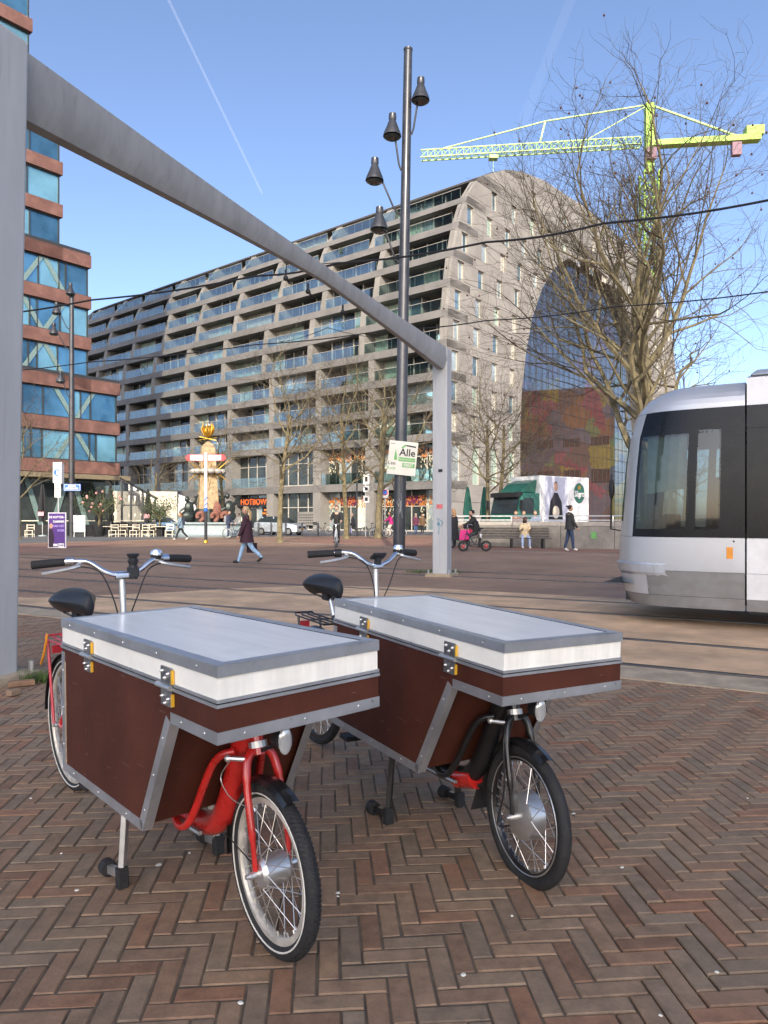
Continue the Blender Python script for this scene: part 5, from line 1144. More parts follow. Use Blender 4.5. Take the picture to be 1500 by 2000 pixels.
t, J, hd, P = person('woman in grey blue jacket with navy backpack walking by the terrace', at(353,1055), L_+.3, 1.7, 3, ((26,8),(-24,20)), ((-15,15),(12,20)), (.13,.2,.26), (.015,.015,.018), (.6,.56,.5), hair=(.2,.09,.04), hairlen=2, coat=.06); backpack(t, P, 1.7, (.02,.025,.05))
t, J, hd, P = person('blonde ponytailed woman in maroon coat and blue jeans striding left', at(482,1100), L_, 1.72, 2, ((22,5),(-26,22)), ((-16,8),(14,12)), (.045,.015,.025), (.3,.45,.62), (.02,.02,.02), hair=(.5,.35,.17), hairlen=1, coat=.13, bulk=1.08); bag(t, J[-1][2], (.3,.1,.3), (.03,.012,.02), 'handbag')
t, J, hd, P = person('man in navy jacket with grey backpack standing by a bicycle', at(446,1051), RGT-.2, 1.78, 3, ((4,2),(-4,4)), ((15,25),(20,30)), (.03,.04,.075), (.04,.06,.12), (.6,.6,.6), hair=(.06,.035,.02), coat=.02); backpack(t, P, 1.78, (.22,.24,.26))
cyc, J, hd, P = person('cyclist in black with dark cap riding towards the camera', at(657,1068)+V((0,.35,0)), CAM, 1.78, 14, ((58,60),(28,50)), ((38,30),(38,30)), (.02,.02,.024), (.016,.016,.02), (.03,.02,.02), hair=(.03,.02,.02), cap=(.025,.025,.05), sit=.95, bulk=1.08)
t, J, hd, P = person('man in black jacket walking left carrying bags past the shop', at(690,1047), L_, 1.74, 8, ((30,6),(-28,16)), ((-14,12),(10,12)), (.018,.02,.028), (.06,.055,.055), (.03,.03,.03), hair=(.35,.25,.2), coat=.05); bag(t, J[1][2], (.3,.12,.4), (.3,.3,.5), 'shopping_bag')
pk, J, hd, P = person('woman in magenta jacket and cream trousers on a bicycle by the tree', at(764,1049), L_, 1.68, 10, ((40,45),(20,30)), ((45,20),(45,20)), (.42,.01,.16), (.6,.52,.4), (.6,.55,.5), hair=(.05,.03,.02), hairlen=2, sit=.86, coat=.03)
person('woman in plum coat and pink scarf walking beside a companion', at(812,1043), CAM+.1, 1.68, 2, ((10,4),(-10,10)), ((-5,10),(8,10)), (.12,.03,.06), (.06,.12,.25), (.04,.04,.06), hair=(.6,.5,.42), hairlen=2, coat=.1)
person('companion in brown coat walking right of the plum coated woman', at(825,1042), CAM-.1, 1.66, 2, ((-8,10),(12,4)), ((6,10),(-5,10)), (.14,.08,.04), (.02,.02,.02), (.03,.03,.03), hair=(.25,.13,.06), hairlen=2, coat=.12)
t, J, hd, P = person('woman in long black coat with handbag standing left of the bench', at(887,1071), L_-.7, 1.7, 4, ((3,2),(-3,3)), ((-5,20),(10,45)), (.012,.012,.018), (.012,.012,.018), (.02,.02,.02), hair=(.3,.18,.09), hairlen=2, coat=.33, bulk=1.05); bag(t, J[-1][2], (.3,.1,.2), (.02,.02,.02), 'handbag')
rid, J, hd, P = person('rider in black hooded jacket on a small folding moped', at(930,1076), L_, 1.75, 16, ((66,72),(58,66)), ((48,22),(48,22)), (.016,.018,.024), (.05,.055,.06), (.5,.5,.5), hair=(.012,.012,.014), sit=.72, bulk=1.14, coat=.02)
person('small passenger in dark hood seated before the moped rider', at(921,1076), L_, 1.3, 4, ((70,70),(66,70)), ((40,30),(40,30)), (.02,.02,.025), (.4,.03,.05), (.05,.05,.05), hair=(.012,.012,.012), sit=.72, bulk=1.1)
t, J, hd, P = person('woman in cream coat and pale blue trousers sitting on the bench', at(1027,1071)+V((0,.3,0)), CAM, 1.66, 12, ((78,80),(76,78)), ((25,75),(25,75)), (.6,.48,.3), (.38,.48,.68), (.65,.62,.58), 'skin_dark', (.012,.01,.01), hairlen=2, coat=.06, sit=.47, splay=12, bulk=1.1)
t, J, hd, P = person('man in dark jacket and jeans with white shoes standing before the wall', at(1113,1077), RGT+.15, 1.8, 1, ((10,4),(-9,8)), ((8,28),(2,30)), (.03,.033,.033), (.03,.05,.1), (.68,.66,.62), hair=(.03,.018,.012), hairlen=0, coat=.05, bulk=1.05)
MB().tube([hd+V((-.09,0,.06)), hd+V((-.16,0,.1)), hd+V((-.22,0,.05))],[.04,.035,.01],8).build('ponytail', MT['ink'], t, smooth=True)
for px, lb, tp_ in ((1008,'person with ruddy face behind the wall, left of three heads',(.2,.12,.1)),(1022,'person with brown hair behind the wall, middle of three heads',(.12,.1,.09)),(1046,'balding man in grey blue shirt behind the wall rail',(.2,.25,.34))):
    person(lb, at(px, Y=37.5), CAM+rnd.uniform(-.6,.6), 1.66, 5, ((3,2),(-3,2)), ((20,60),(20,60)), tp_, (.05,.05,.07), hair=(.25,.14,.08) if px != 1046 else (.4,.25,.18))
person('shop worker in white shirt standing left under the orange sign', at(467, Y=60), CAM, 1.7, 2, ((3,2),(-3,2)), ((5,20),(5,20)), (.7,.66,.55), (.05,.05,.06), hair=(.03,.02,.015))
person('shop worker in white shirt standing right under the orange sign', at(522, Y=60), CAM+.5, 1.7, 2, ((3,2),(-3,2)), ((5,20),(5,20)), (.72,.68,.6), (.05,.05,.06), hair=(.03,.02,.015))
# ================================================================ CITY BICYCLES
def city_bike(label, c, face, col='black_paint', r=.34, basket=None, moped=False, light=False):
    t = thing('bicycle' if not moped else 'moped', label, 'bicycle' if not moped else 'moped', c, face)
    wb = .54 if not moped else .46
    for x, nm in ((wb,'front_wheel'),(-wb,'rear_wheel')): wheel(t, (x,0,r), r, 0, .04 if not moped else .07, 'zinc' if not moped else 'black_paint', 'spoke', .03 if not moped else .07, .08, 'zinc' if not moped else 'sign_red', 20 if not moped else 10, None, False, nm)
    fr = MB(); fr.tube([(wb,.045,r),(wb-.13,.02,.78),(wb-.16,0,.98)],.014,6); fr.tube([(wb,-.045,r),(wb-.13,-.02,.78)],.014,6); fr.tube([(wb-.14,0,.8),(.05,0,.36),(-.02,0,.28)],.022,8); fr.tube([(-.02,0,.28),(-.2,0,.82)],.018,8)
    fr.tube([(wb-.13,0,.72),(.12,0,.5),(-.12,0,.56)],.018,8); fr.tube([(-.02,.03,.28),(-wb,.05,r)],.012,6); fr.tube([(-.02,-.03,.28),(-wb,-.05,r)],.012,6); fr.tube([(-.15,0,.68),(-wb,.05,r)],.01,6); fr.build('frame', MT[col], t, smooth=True)
    MB().tube([(wb-.16,0,.98),(wb-.18,0,1.06)],.014,6).tube(smooth_path([(wb-.34,-.28,1.08),(wb-.2,-.2,1.1),(wb-.16,0,1.06),(wb-.2,.2,1.1),(wb-.34,.28,1.08)]),.012,6).build('handlebar', MT['chrome'], t, smooth=True)
    MB().sph((-.24,0,.93),(.13,.08,.04),10,6).tube([(-.2,0,.8),(-.225,0,.92)],.013,6).build('saddle', MT['saddle_vinyl'], t, smooth=True)
    b = MB()
    for i in range(14):
        for x in (wb,-wb):
            a0, a1 = R(25+i*10), R(35+i*10); q_ = r+.03; b.quad((x+q_*math.cos(a0),-.025,r+q_*math.sin(a0)),(x+q_*math.cos(a1),-.025,r+q_*math.sin(a1)),(x+q_*math.cos(a1),.025,r+q_*math.sin(a1)),(x+q_*math.cos(a0),.025,r+q_*math.sin(a0)))
    b.build('mudguards', MT[col], t, smooth=True); MB().tube([(-.3,-.06,.74),(-.78,-.06,.74),(-.78,.06,.74),(-.3,.06,.74)],.008,6).build('rack', MT['black_paint'], t)
    MB().bar((-.02,-.08,.28),(.14,-.09,.24),.015,.025,(0,1,0)).bar((-.02,.08,.28),(-.18,.09,.32),.015,.025,(0,1,0)).box((.14,-.13,.24),(.09,.09,.02)).box((-.18,.13,.32),(.09,.09,.02)).build('cranks', MT['black_plastic'], t)
    if basket: MB().prism([(wb-.1,-.17,.78),(wb+.25,-.15,.78),(wb+.25,.15,.78),(wb-.1,.17,.78)],(.02,0,.26)).build('basket', MT[basket], t, bevel=.02)
    return t
city_bike('bicycle with white frame ridden by the cyclist in black', at(657,1069), CAM, 'white_paint')
city_bike('grey city bicycle held by the man with backpack', at(460,1052), RGT-.1, 'pole_dark')
city_bike('dark bicycle with pale tyres parked left of the mottled tree trunk', at(722,1046), L_+.6, 'black_paint', .33)
city_bike('old bicycle leaning at the foot of the mottled tree trunk', at(745,1051), L_+.25, 'pole_dark', .34)
city_bike('bicycle ridden by the woman in magenta', at(765,1050)+V((.2,.1,0)), L_, 'white_paint', .34)
city_bike('black delivery bicycle parked at the mailboxes', at(630, Y=60), L_, 'black_paint', .34, 'black_plastic')
city_bike('small moped with mag wheels under the hooded rider', at(927,1077), L_, 'black_paint', .22, None, True)
city_bike('lime and white share bicycle with green basket by the terrace', at(82,1041), L_, 'white_paint', .34, 'lime')
bg_ = thing('shopping_bag', 'pink shopping bag hanging on the moped handlebar', 'bag', at(906, Y=29.6, z=.45)); MB().prism([(-.2,-.06,0),(.2,-.06,0),(.2,.06,0),(-.2,.06,0)],(.05,0,.42)).build('sack', MT['pink'], bg_, bevel=.04); MB().tube([(-.1,0,.4),(0,0,.58),(.12,0,.4)],.01,6).build('handle', MT['pink'], bg_)
# ================================================================ APARTMENT BLOCK off to the right (mirrored in the glass arch)
ab = thing('apartment_block', 'brown brick apartment block out of frame, mirrored in the glass arch', 'building', (124,118,0), math.atan2(.54,.85)+PI/2)
MB().box((0,9,16),(64,18,32)).build('wall', mat('brown_brick',(.16,.075,.05),.85,var=.2,scale=2), ab)
for k in range(9):
    for i in range(16): MB().box((-29.5+i*3.9,-.02,3+k*3.3),(1.6,.12,1.9)).build('window', MT['cream' if (i*k)%3 else 'pane_pale'], ab)
# ================================================================ WALL, RAILING, BENCH
wa = thing('retaining_wall', 'low concrete retaining wall with steel railing behind the bench', 'wall', (0,0,0))
wl = [at(850,1065.5), at(1000,1067.5), at(1200,1073), at(1330,1077), at(1600,1087)]
def wpz(p, z, o=0): return V((p.x, p.y+o, z))
for i, (p, q) in enumerate(zip(wl, wl[1:])):
    n = 1 if i == 0 else 2
    for k in range(n):
        a, c = p.lerp(q, k/n), p.lerp(q, (k+1)/n); e = (c-a).normalized()*.012
        MB().prism([wpz(a+e,0),wpz(c-e,0),wpz(c-e,1.0),wpz(a+e,1.0)],(0,.5,0)).build('wall_panel', MT['wall_concrete'], wa); MB().prism([wpz(a+e,1.004,-.04),wpz(c-e,1.004,-.04),wpz(c-e,1.19,-.04),wpz(a+e,1.19,-.04)],(0,.58,0)).build('coping', mat('coping_pale',(.36,.33,.29),.8,var=.15), wa)
    rl = MB().bar(wpz(p,1.26,.2),wpz(q,1.26,.2),.05,.05).bar(wpz(p,1.45,.2),wpz(q,1.45,.2),.05,.05)
    m_ = max(2,int((q-p).length/1.3))
    for k in range(m_): rl.bar(wpz(p.lerp(q,k/m_),1.19,.2), wpz(p.lerp(q,k/m_),1.45,.2),.05,.05)
    rl.build('railing', MT['zinc'], wa)
MB().prism([wpz(at(1151,1071.6),.42,-.03),wpz(at(1184,1072.5),.42,-.03),wpz(at(1184,1072.5),.78,-.03),wpz(at(1151,1071.6),.78,-.03)],(0,.02,0)).build('notice_plate', MT['paper'], wa); MB().prism([wpz(at(1152,1071.6),.45,-.045),wpz(at(1164,1072),.45,-.045),wpz(at(1164,1072),.74,-.045),wpz(at(1152,1071.6),.74,-.045)],(0,.01,0)).build('green_field', MT['green_print'], wa)
bn = thing('bench', 'long curved dark wooden slat bench in front of the wall', 'bench', (0,0,0))
N = 14; pc = []
for i in range(N+1):
    f = i/N; px = 858+216*f; p = at(px, 1067.5+3.6*f); cv = math.sin(PI*min(1,f*1.02))*.5; pc.append(V((p.x, p.y-.35-cv*.55, 0)))
def slat(o, z, w_, h_):
    pts = [V((p.x, p.y+o, z)) for p in pc]; b = MB()
    for a, c in zip(pts, pts[1:]): b.bar(a, c+(c-a)*.02, w_, h_)
    return b
for q in range(5): slat(q*.1, .45+rnd.uniform(-.004,.004), .085, .04).build('seat_slat', MT['wood_grey'], bn)
for q in range(4): slat(.46+q*.035, .53+q*.115, .04, .095).build('back_slat', MT['wood_grey'], bn)
for i in (1,5,9,13): MB().box(V((pc[i].x,pc[i].y+.25,.21)),(.08,.45,.42)).build('support', MT['black_plastic'], bn)
cu = at(1007,1064,z=.47); cp = thing('paper_cup', 'small white paper cup standing on the bench', 'cup', V((cu.x,pc[9].y+.12,.475))); MB().lathe([(.045,0),(.055,.15),(.058,.15)],12).build('cup', MT['white_paint'], cp); MB().lathe([(.06,.15),(.05,.17),(.001,.17)],12).build('cup_lid', MT['white_paint'], cp)
# ================================================================ TRUCKS AND CARS
def wheels(t, pts, r, w_):
    for x, y in pts:
        X = M.Rotation(PI/2,3,'X'); o = MB().lathe([(r*.62,-w_/2),(r*.95,-w_/2),(r,-w_/3),(r,w_/3),(r*.95,w_/2),(r*.62,w_/2)],24,(x,y,r),X).build('wheel', MT['rubber'], t, smooth=True); MB().lathe([(.02,-w_*.52),(r*.6,-w_*.5),(r*.62,-w_*.3),(r*.62,w_*.3),(r*.6,w_*.5),(.02,w_*.52)],20,(x,y,r),X).build('rim', MT['zinc'], o, smooth=True)
def truck(label, c, face, boxm, cabm, art=False):
    TS = .8 if art else 1.0
    t = thing('truck', label, 'truck', c, face)              # x forward, near side is +y
    MB().box((-3.2*TS,0,2.35),(5.4*TS,2.4,2.75)).build('cargo_body', MT[boxm], t, bevel=.04); MB().box((-3.0,0,.8),(5.8,.9,.25)).build('chassis', MT['black_plastic'], t)
    cab = MB().prism([(-.45,-1.15,.55),(1.25,-1.15,.55),(1.35,-1.15,1.4),(1.05,-1.15,2.55),(.8,-1.15,2.7),(-.45,-1.15,2.7)],(0,2.3,0)).build('cab', MT[cabm], t, bevel=.06)
    MB().prism([(1.372,-1.02,1.5),(1.372,1.02,1.5),(1.09,1.0,2.5),(1.09,-1.0,2.5)],(.012,0,.003)).build('windscreen', MT['car_glass'], cab)
    for sd in (-1,1): MB().prism([(.1,sd*1.152,1.5),(1.12,sd*1.152,1.5),(.9,sd*1.152,2.4),(.1,sd*1.152,2.4)],(0,sd*.012,0)).build('side_window', MT['car_glass'], cab); MB().box((1.3,sd*1.35,2.0),(.1,.2,.55)).build('mirror', MT['black_plastic'], cab, bevel=.02)
    MB().prism([(-.4,-.95,2.72),(.9,-.9,2.72),(.3,-.8,3.25),(-.4,-.85,3.5)],(0,1.8,0)).build('roof_deflector', MT[cabm], t, bevel=.05); MB().prism([(.95,-1.1,2.56),(1.35,-1.1,2.45),(1.35,-1.1,2.7),(.95,-1.1,2.75)],(0,2.2,0)).build('sun_visor', MT['black_plastic'], t)
    MB().box((1.32,0,.75),(.1,2.2,.4)).build('bumper', MT['black_plastic'], t); wheels(t, [(.6,-1.0),(.6,1.0),(-4.2*TS,-1.0),(-4.2*TS,1.0)], .48, .3)
    MB().box((-.46,-.6,3.4),(.06,1.0,.25)).build('cooling_unit', MT['black_plastic'], t)
    if art:
        y = 1.21; a_ = bpy.data.objects.new('poster', None); COL.objects.link(a_); a_.parent = t; a_.scale = (.8,1,1); t0 = t; t = a_; MB().prism([(-5.85,y,1.0),(-.9,y,1.0),(-.9,y,3.7),(-5.85,y,3.7)],(0,.008,0)).build('poster_sheet', MT['white_paint'], t)
        MB().prism([(-3.4,y+.01,1.05),(-.95,y+.01,1.05),(-.95,y+.01,3.65),(-3.4,y+.01,3.65)],(0,.006,0)).build('poster_field', mat('poster_lilac',(.5,.52,.62),.5), t)
        MB().prism([(-2.9,y+.02,1.15),(-2.75,y+.02,2.2),(-2.3,y+.02,2.75),(-1.95,y+.02,2.75),(-1.5,y+.02,2.2),(-1.35,y+.02,1.15)],(0,.006,0)).build('poster_apron_figure', MT['ink'], t); X = M.Rotation(-PI/2,3,'X')
        MB().lathe([(.2,0),(.19,.006),(.001,.007)],20,(-2.12,y+.02,3.08),X @ M.Diagonal((1,1.35,1)).to_3x3()).build('poster_face', MT['skin'], t); MB().lathe([(.19,0),(.18,.006),(.001,.007)],20,(-2.12,y+.018,3.22),X).build('poster_hair', MT['ink'], t); MB().lathe([(.38,0),(.36,.006),(.001,.007)],12,(-2.12,y+.032,1.6),X).build('poster_parcel', MT['cream'], t)
        MB().lathe([(.62,0),(.6,.006),(.001,.007)],32,(-4.75,y+.01,2.75),X).build('logo_disc', MT['truck_green'], t); text('logo', 'Sligro', .5, MT['white_paint'], t, (-4.75,y+.03,2.7), (R(90),0,PI), .004, bold=.012); MB().box((-4.75,y+.022,3.1),(.3,.01,.22)).build('logo_mark', MT['gold'], t); t = t0
    return t
truck('green cabbed delivery truck with white poster covered body behind the wall', at(1016, Y=42.5), PI+.62, 'white_paint', 'truck_green', True).location.z = .1
truck('cream box lorry parked behind the fountain and terrace', at(358, Y=66), .25, 'cream', 'white_paint')
def car(label, c, face, m, sc=1.0):
    t = thing('car', label, 'car', c, face); b = MB(); W2 = .86
    P_ = [(-1.95,.35),(-2.0,.7),(-1.92,1.0),(-1.7,1.12),(-1.35,1.38),(-.9,1.47),(-.1,1.48),(.45,1.36),(1.05,1.0),(1.75,.86),(1.98,.68),(2.0,.35)]
    lo = [(x,z) for x,z in P_ if z <= 1.13]; body = [(-1.95,.3),(-2.0,.7),(-1.95,.98),(-1.75,1.05),(1.0,.98),(1.72,.85),(1.97,.66),(1.98,.3)]
    for rings, nm, mm in (((( -W2,.0),(-W2*.98,0),(W2*.98,0),(W2,0)),'body',m),):
        vs = []; secs = [(-W2,.94,.06),(-W2*.93,1,0),(W2*.93,1,0),(W2,.94,.06)]
        for y, k, dz in secs: vs.append([(x*k, y, z*(1-dz)+.03*dz) for x, z in body])
        n = len(body); b.v = [V(p) for r_ in vs for p in r_]
        for i in range(3):
            for j in range(n): b.f.append((i*n+j, i*n+(j+1)%n, (i+1)*n+(j+1)%n, (i+1)*n+j))
        b.f += [tuple(range(n))[::-1], tuple(3*n+j for j in range(n))]
    o = b.build('body', MT[m], t, smooth=True)
    roof = [(-1.75,1.05),(-1.4,1.4),(-.95,1.48),(-.1,1.49),(.4,1.38),(1.02,.98)]; g_ = MB(); top_ = MB()
    for k, (y, w_) in enumerate(((-W2*.95,-W2*.72),(W2*.95,W2*.72))):
        pts = [V((x, y if z < 1.1 else w_*(1 if z > 1.35 else 1.08), z)) for x, z in roof]; g_.add(pts, [tuple(range(6)) if k else tuple(range(6))[::-1]])
    n0_ = 6
    for i in range(5):
        q = (i, i+1, n0_+i+1, n0_+i); (g_ if i in (0,4,3) else top_).f.append(q) if False else None
    gv = list(g_.v)
    for i in range(5):
        tgt = g_ if i in (0,3,4) else top_; tgt.quad(gv[i], gv[i+1], gv[6+i+1], gv[6+i])
    g_.build('windows', MT['car_glass'], o, smooth=False); top_.build('roof', MT[m], o, smooth=True)
    for y in (-1,1):
        pl = MB(); pl.bar((-.2,y*W2*.80,1.03),(-.25,y*W2*.735,1.47),.09,.03,(0,1,0)); pl.bar((-1.3,y*W2*.84,1.05),(-1.25,y*W2*.74,1.44),.12,.03,(0,1,0)); pl.build('pillar', MT[m], o)
        MB().sph((1.72,y*.62,.76),(.22,.17,.07),10,6).build('headlight', MT['lamp_glass'], o, smooth=True); MB().box((.62,y*.95,1.05),(.12,.16,.11)).build('wing_mirror', MT[m], o, bevel=.02); MB().sph((-1.93,y*.66,.9),(.07,.14,.12),8,6).build('tail_light', MT['sign_red'], o)
    MB().box((1.985,0,.62),(.03,1.0,.2)).build('grille', MT['black_plastic'], o); MB().box((2.005,0,.5),(.02,.52,.11)).build('number_plate', MT['yellow_plastic'], o); wheels(t, [(1.25,-.78),(1.25,.78),(-1.25,-.78),(-1.25,.78)], .31, .2); t.scale = (sc,)*3; return t
car('silver hatchback with yellow number plate parked behind the bollards', at(548, Y=57.5), -.42, 'silver_car')
car('blue car parked between the terrace and the cream lorry', at(325, Y=61), .1, 'blue_car')
for i, px in enumerate((505,530,558,590,621,683)):
    o = MB().lathe([(.075,0),(.075,.95),(.06,1.0),(.001,1.01)],12,at(px, Y=54.5-.6*i*.3)).build('bollard', MT['pole_dark'], smooth=True); tag(o, ['first','second','third','fourth','fifth','sixth'][i]+' dark bollard from the left in front of the parked hatchback', 'bollard', 'bollards along the street')
# ================================================================ FOUNTAIN OBELISK, SIGNPOST
ob = thing('obelisk_fountain', 'sandstone obelisk fountain with gilded top and bronze figures on grey basin', 'fountain', at(406, Y=53), .35)
MB().lathe([(3.0,0),(3.1,.12),(2.7,.2),(2.6,.85),(2.85,.95),(2.85,1.05),(.5,1.06)],10,(.3,0,0)).build('basin', MT['bin_grey'], ob)
def taper(z0, z1, a, c): return [V((sx*w_/2, sy*w_/2, z)) for z, w_ in ((z0,a),(z1,c)) for sx, sy in ((-1,-1),(1,-1),(1,1),(-1,1))]
BX = [(3,2,1,0),(4,5,6,7),(0,1,5,4),(1,2,6,5),(2,3,7,6),(3,0,4,7)]
sh = MB().add(taper(2.0,6.6,1.45,.95), BX).build('shaft', MT['sandstone'], ob, bevel=.03); MB().add(taper(6.604,7.0,.93,.1), BX).build('pyramidion', MT['sandstone'], ob)
rl = MB()
for k in range(46):
    sd = rnd.choice(((0,-1),(-1,0),(1,0))); z = rnd.uniform(2.2,6.4); w_ = 1.45-.5*(z-2)/4.6; u = rnd.uniform(-.35,.35)*w_; rl.sph((sd[0]*w_/2 if sd[0] else u, sd[1]*w_/2 if sd[1] else u, z),(.07,.07,.13),6,5)
rl.build('relief', MT['sandstone'], sh, smooth=True)
b = MB()
for k in range(13): a = k*.483; b.sph((1.05*math.cos(a),1.05*math.sin(a),4.75),(.3,.3,.2),8,6)
b.build('cloud_ring', mat('cloud_stone',(.4,.37,.33),.9), ob, smooth=True)
b = MB()
for k in range(22): a = k*.2856; z1 = 5.6 if k%2 else 4.05; b.cyl((.6*math.cos(a),.6*math.sin(a),4.8),(1.5*math.cos(a),1.5*math.sin(a),z1),.045,.008,5)
b.build('gilded_rays', MT['gold'], ob)
b = MB(); b.sph((0,0,7.75),(.36,.36,.46),12,8); b.build('gilded_orb', MT['gold'], ob, smooth=True)
for k in range(7): a = k*.9; MB().tube([(.25*math.cos(a),.25*math.sin(a),7.4),(.45*math.cos(a),.45*math.sin(a),7.9),(.33*math.cos(a),.33*math.sin(a),8.4)],[.05,.09,.01],6).build('gilded_leaf', MT['gold'], ob, smooth=True)
MB().sph((0,0,8.1),.2,8,6).build('pale_orb', MT['white_paint'], ob, smooth=True); MB().bar((-.65,-.1,7.05),(.65,.1,7.3),.12,.05).bar((-.6,.1,7.32),(.6,-.1,7.06),.12,.05).build('gilded_cross', MT['gold'], ob)
for x, y, sc in ((-1.5,-.8,1.0),(1.35,-.7,1.1),(1.7,.6,.9)):
    f = MB(); f.sph((x,y,1.5),(.5*sc,.4*sc,.45*sc),8,6); f.sph((x+.1,y,2.1),(.34*sc,.3*sc,.5*sc),8,6); f.sph((x-.05,y-.1,2.7*sc),(.18,.18,.22),8,6); f.tube([(x,y,2.2),(x+.5,y-.2,2.5),(x+.7,y-.1,3.0)],[.12,.1,.06],6); f.tube([(x,y,2.2),(x-.5,y-.1,1.9),(x-.7,y-.2,1.3)],[.12,.1,.06],6); f.build('bronze_figure', MT['bronze'], ob, smooth=True)
for x, y in ((.3,-1.5),(1.0,-1.4),(-.7,-1.3)): MB().tube(smooth_path([(x,y,1.1),(x+.22,y,1.4),(x+.1,y-.1,1.75),(x-.18,y,1.6),(x-.15,y,1.35)]),.14,8).build('terracotta_scroll', MT['terracotta'], ob, smooth=True)
MB().sph((.55,-.95,1.95),(.3,.12,.6),10,8).build('terracotta_shell', MT['terracotta'], ob, smooth=True); MB().lathe([(1.3,1.06),(1.1,1.5),(.9,2.0),(.75,2.02)],8).build('plinth', MT['bronze'], ob)
wf = thing('signpost', 'white and black cycle signpost with two red bordered arms', 'signpost', at(402,1061)); Yw = at(402,1061).y
MB().cyl((0,0,0),(0,0,1.75),.085).build('lower_post', MT['ink'], wf); MB().cyl((0,0,1.75),(0,0,zat(884,Yw)),.08).build('upper_post', MT['white_paint'], wf); MB().lathe([(.1,0),(.13,.03),(.12,.12),(.09,.18)],10).build('foot', MT['gold'], wf)
for k, z in enumerate((1.95,2.25)): MB().tube([(-.082,-.03,z),(0,-.084,z+.12),(.082,-.03,z+.24)],.03,5).build('blue_band', MT['sign_blue'], wf)
MB().cyl((0,0,1.72),(0,0,1.92),.09).build('blue_ring', MT['sign_blue'], wf); zc = zat(894,Yw)
for sd in (-1,1):
    ar = MB().prism([(sd*.1,-.03,zc-.19),(sd*.98,-.03,zc-.17),(sd*1.1,-.03,zc),(sd*.98,-.03,zc+.17),(sd*.1,-.03,zc+.19)],(0,.05,0)).build('sign_arm', MT['sign_red'], wf); MB().prism([(sd*.13,-.045,zc-.15),(sd*.83,-.045,zc-.135),(sd*.83,-.045,zc+.135),(sd*.13,-.045,zc+.15)],(0,.01,0)).build('white_field', MT['white_paint'], ar)
    for q in (.05,-.06): MB().box((sd*.47,-.05,zc+q),(.55,.006,.035)).build('text_line', mat('faded_red',(.5,.2,.2),.6), ar)
# ================================================================ TERRACE
def parasol(label, px, Y, h, m, flyer=False):
    t = thing('parasol', label, 'parasol', at(px, Y=Y)); MB().cyl((0,0,0),(0,0,h),.03).build('pole', MT['zinc'], t); MB().lathe([(.3,0),(.28,.08),(.05,.1)],12).build('foot', MT['bin_grey'], t); b = MB(); prf = [(.05,h),(.1,h-.2),(.2,h*.7),(.27,h*.48),(.16,h*.42),(.24,h*.36),(.2,h*.28)]
    vs = []
    for r_, z in prf: vs.append([V((r_*(1+.25*math.cos(5*a))*math.cos(a), r_*(1+.25*math.cos(5*a))*math.sin(a), z)) for a in [2*PI*i/30 for i in range(30)]])
    b.v = [p for r_ in vs for p in r_]
    for i in range(len(vs)-1):
        for j in range(30): b.f.append((i*30+j, (i+1)*30+j, (i+1)*30+(j+1)%30, i*30+(j+1)%30))
    b.build('folded_canopy', MT[m], t, smooth=True)
    if flyer: MB().box((0,-.24,h*.43),(.42,.05,.3)).build('pink_band', mat('pink_band',(.7,.3,.33),.7), t)
for px, Y, h, l_ in ((83,54,3.9,'leftmost black folded parasol before the glass ground floor'),(193,55,3.8,'black folded parasol behind the large planted tree'),(216,55.5,4.0,'black folded parasol at the right end of the red building'),(289,54,3.5,'black folded parasol with pink band beside the shelter')): parasol(l_, px, Y, h, 'parasol_black', px in (83,289))
for px, l_ in ((913,'leftmost green folded parasol behind the bench'),(946,'middle green folded parasol behind the twin tree'),(978,'rightmost green folded parasol beside the truck cab')): parasol(l_, px, 46, 3.35, 'parasol_green')
def potted(label, px, Y, h, w_, seed, flower=False):
    rg = random.Random(seed); t = thing('potted_tree', label, 'plant', at(px, Y=Y)); MB().lathe([(.33,0),(.46,.72),(.49,.72),(.49,.8),(.42,.8),(.001,.74)],18).build('pot', MT['parasol_black'], t, smooth=True); b = MB(); tips = []
    for k in range(7):
        a = k*.9; p = [(0,0,.7),(.05,0,h*.4),(w_*.35*math.cos(a),w_*.35*math.sin(a),h*.6),(w_*.8*math.cos(a),w_*.8*math.sin(a),h*rg.uniform(.7,.95))]; b.tube(smooth_path(p,3),[.07-.006*i for i in range(10)],6); tips += [V(p[2]), V(p[3])]
    b.build('trunk', MT['bark'], t, smooth=True); lf = MB()
    for k in range(900):
        c_ = rg.choice(tips); p = c_+V((rg.gauss(0,w_*.28),rg.gauss(0,w_*.28),rg.gauss(0,h*.1))); e1 = V((rg.gauss(0,1),rg.gauss(0,1),rg.gauss(0,1))).normalized()*.1; e2 = e1.orthogonal().normalized()*.028; lf.quad(p-e1, p+e2, p+e1, p-e2)
    lf.build('crown', MT['foliage'], t, kind='stuff')
    if flower:
        for k in range(14): c_ = rg.choice(tips); MB().sph(c_+V((rg.gauss(0,.3),-.4,rg.gauss(.1,.2))),.09,6,5).build('blossom', mat('blossom',(.7,.35,.3),.7), t)
potted('large potted evergreen tree with pinkish blossoms on the terrace', 193, 52.5, 3.4, 1.5, 4, True); potted('small potted olive tree at the right end of the terrace', 311, 53, 2.9, 1.1, 9)
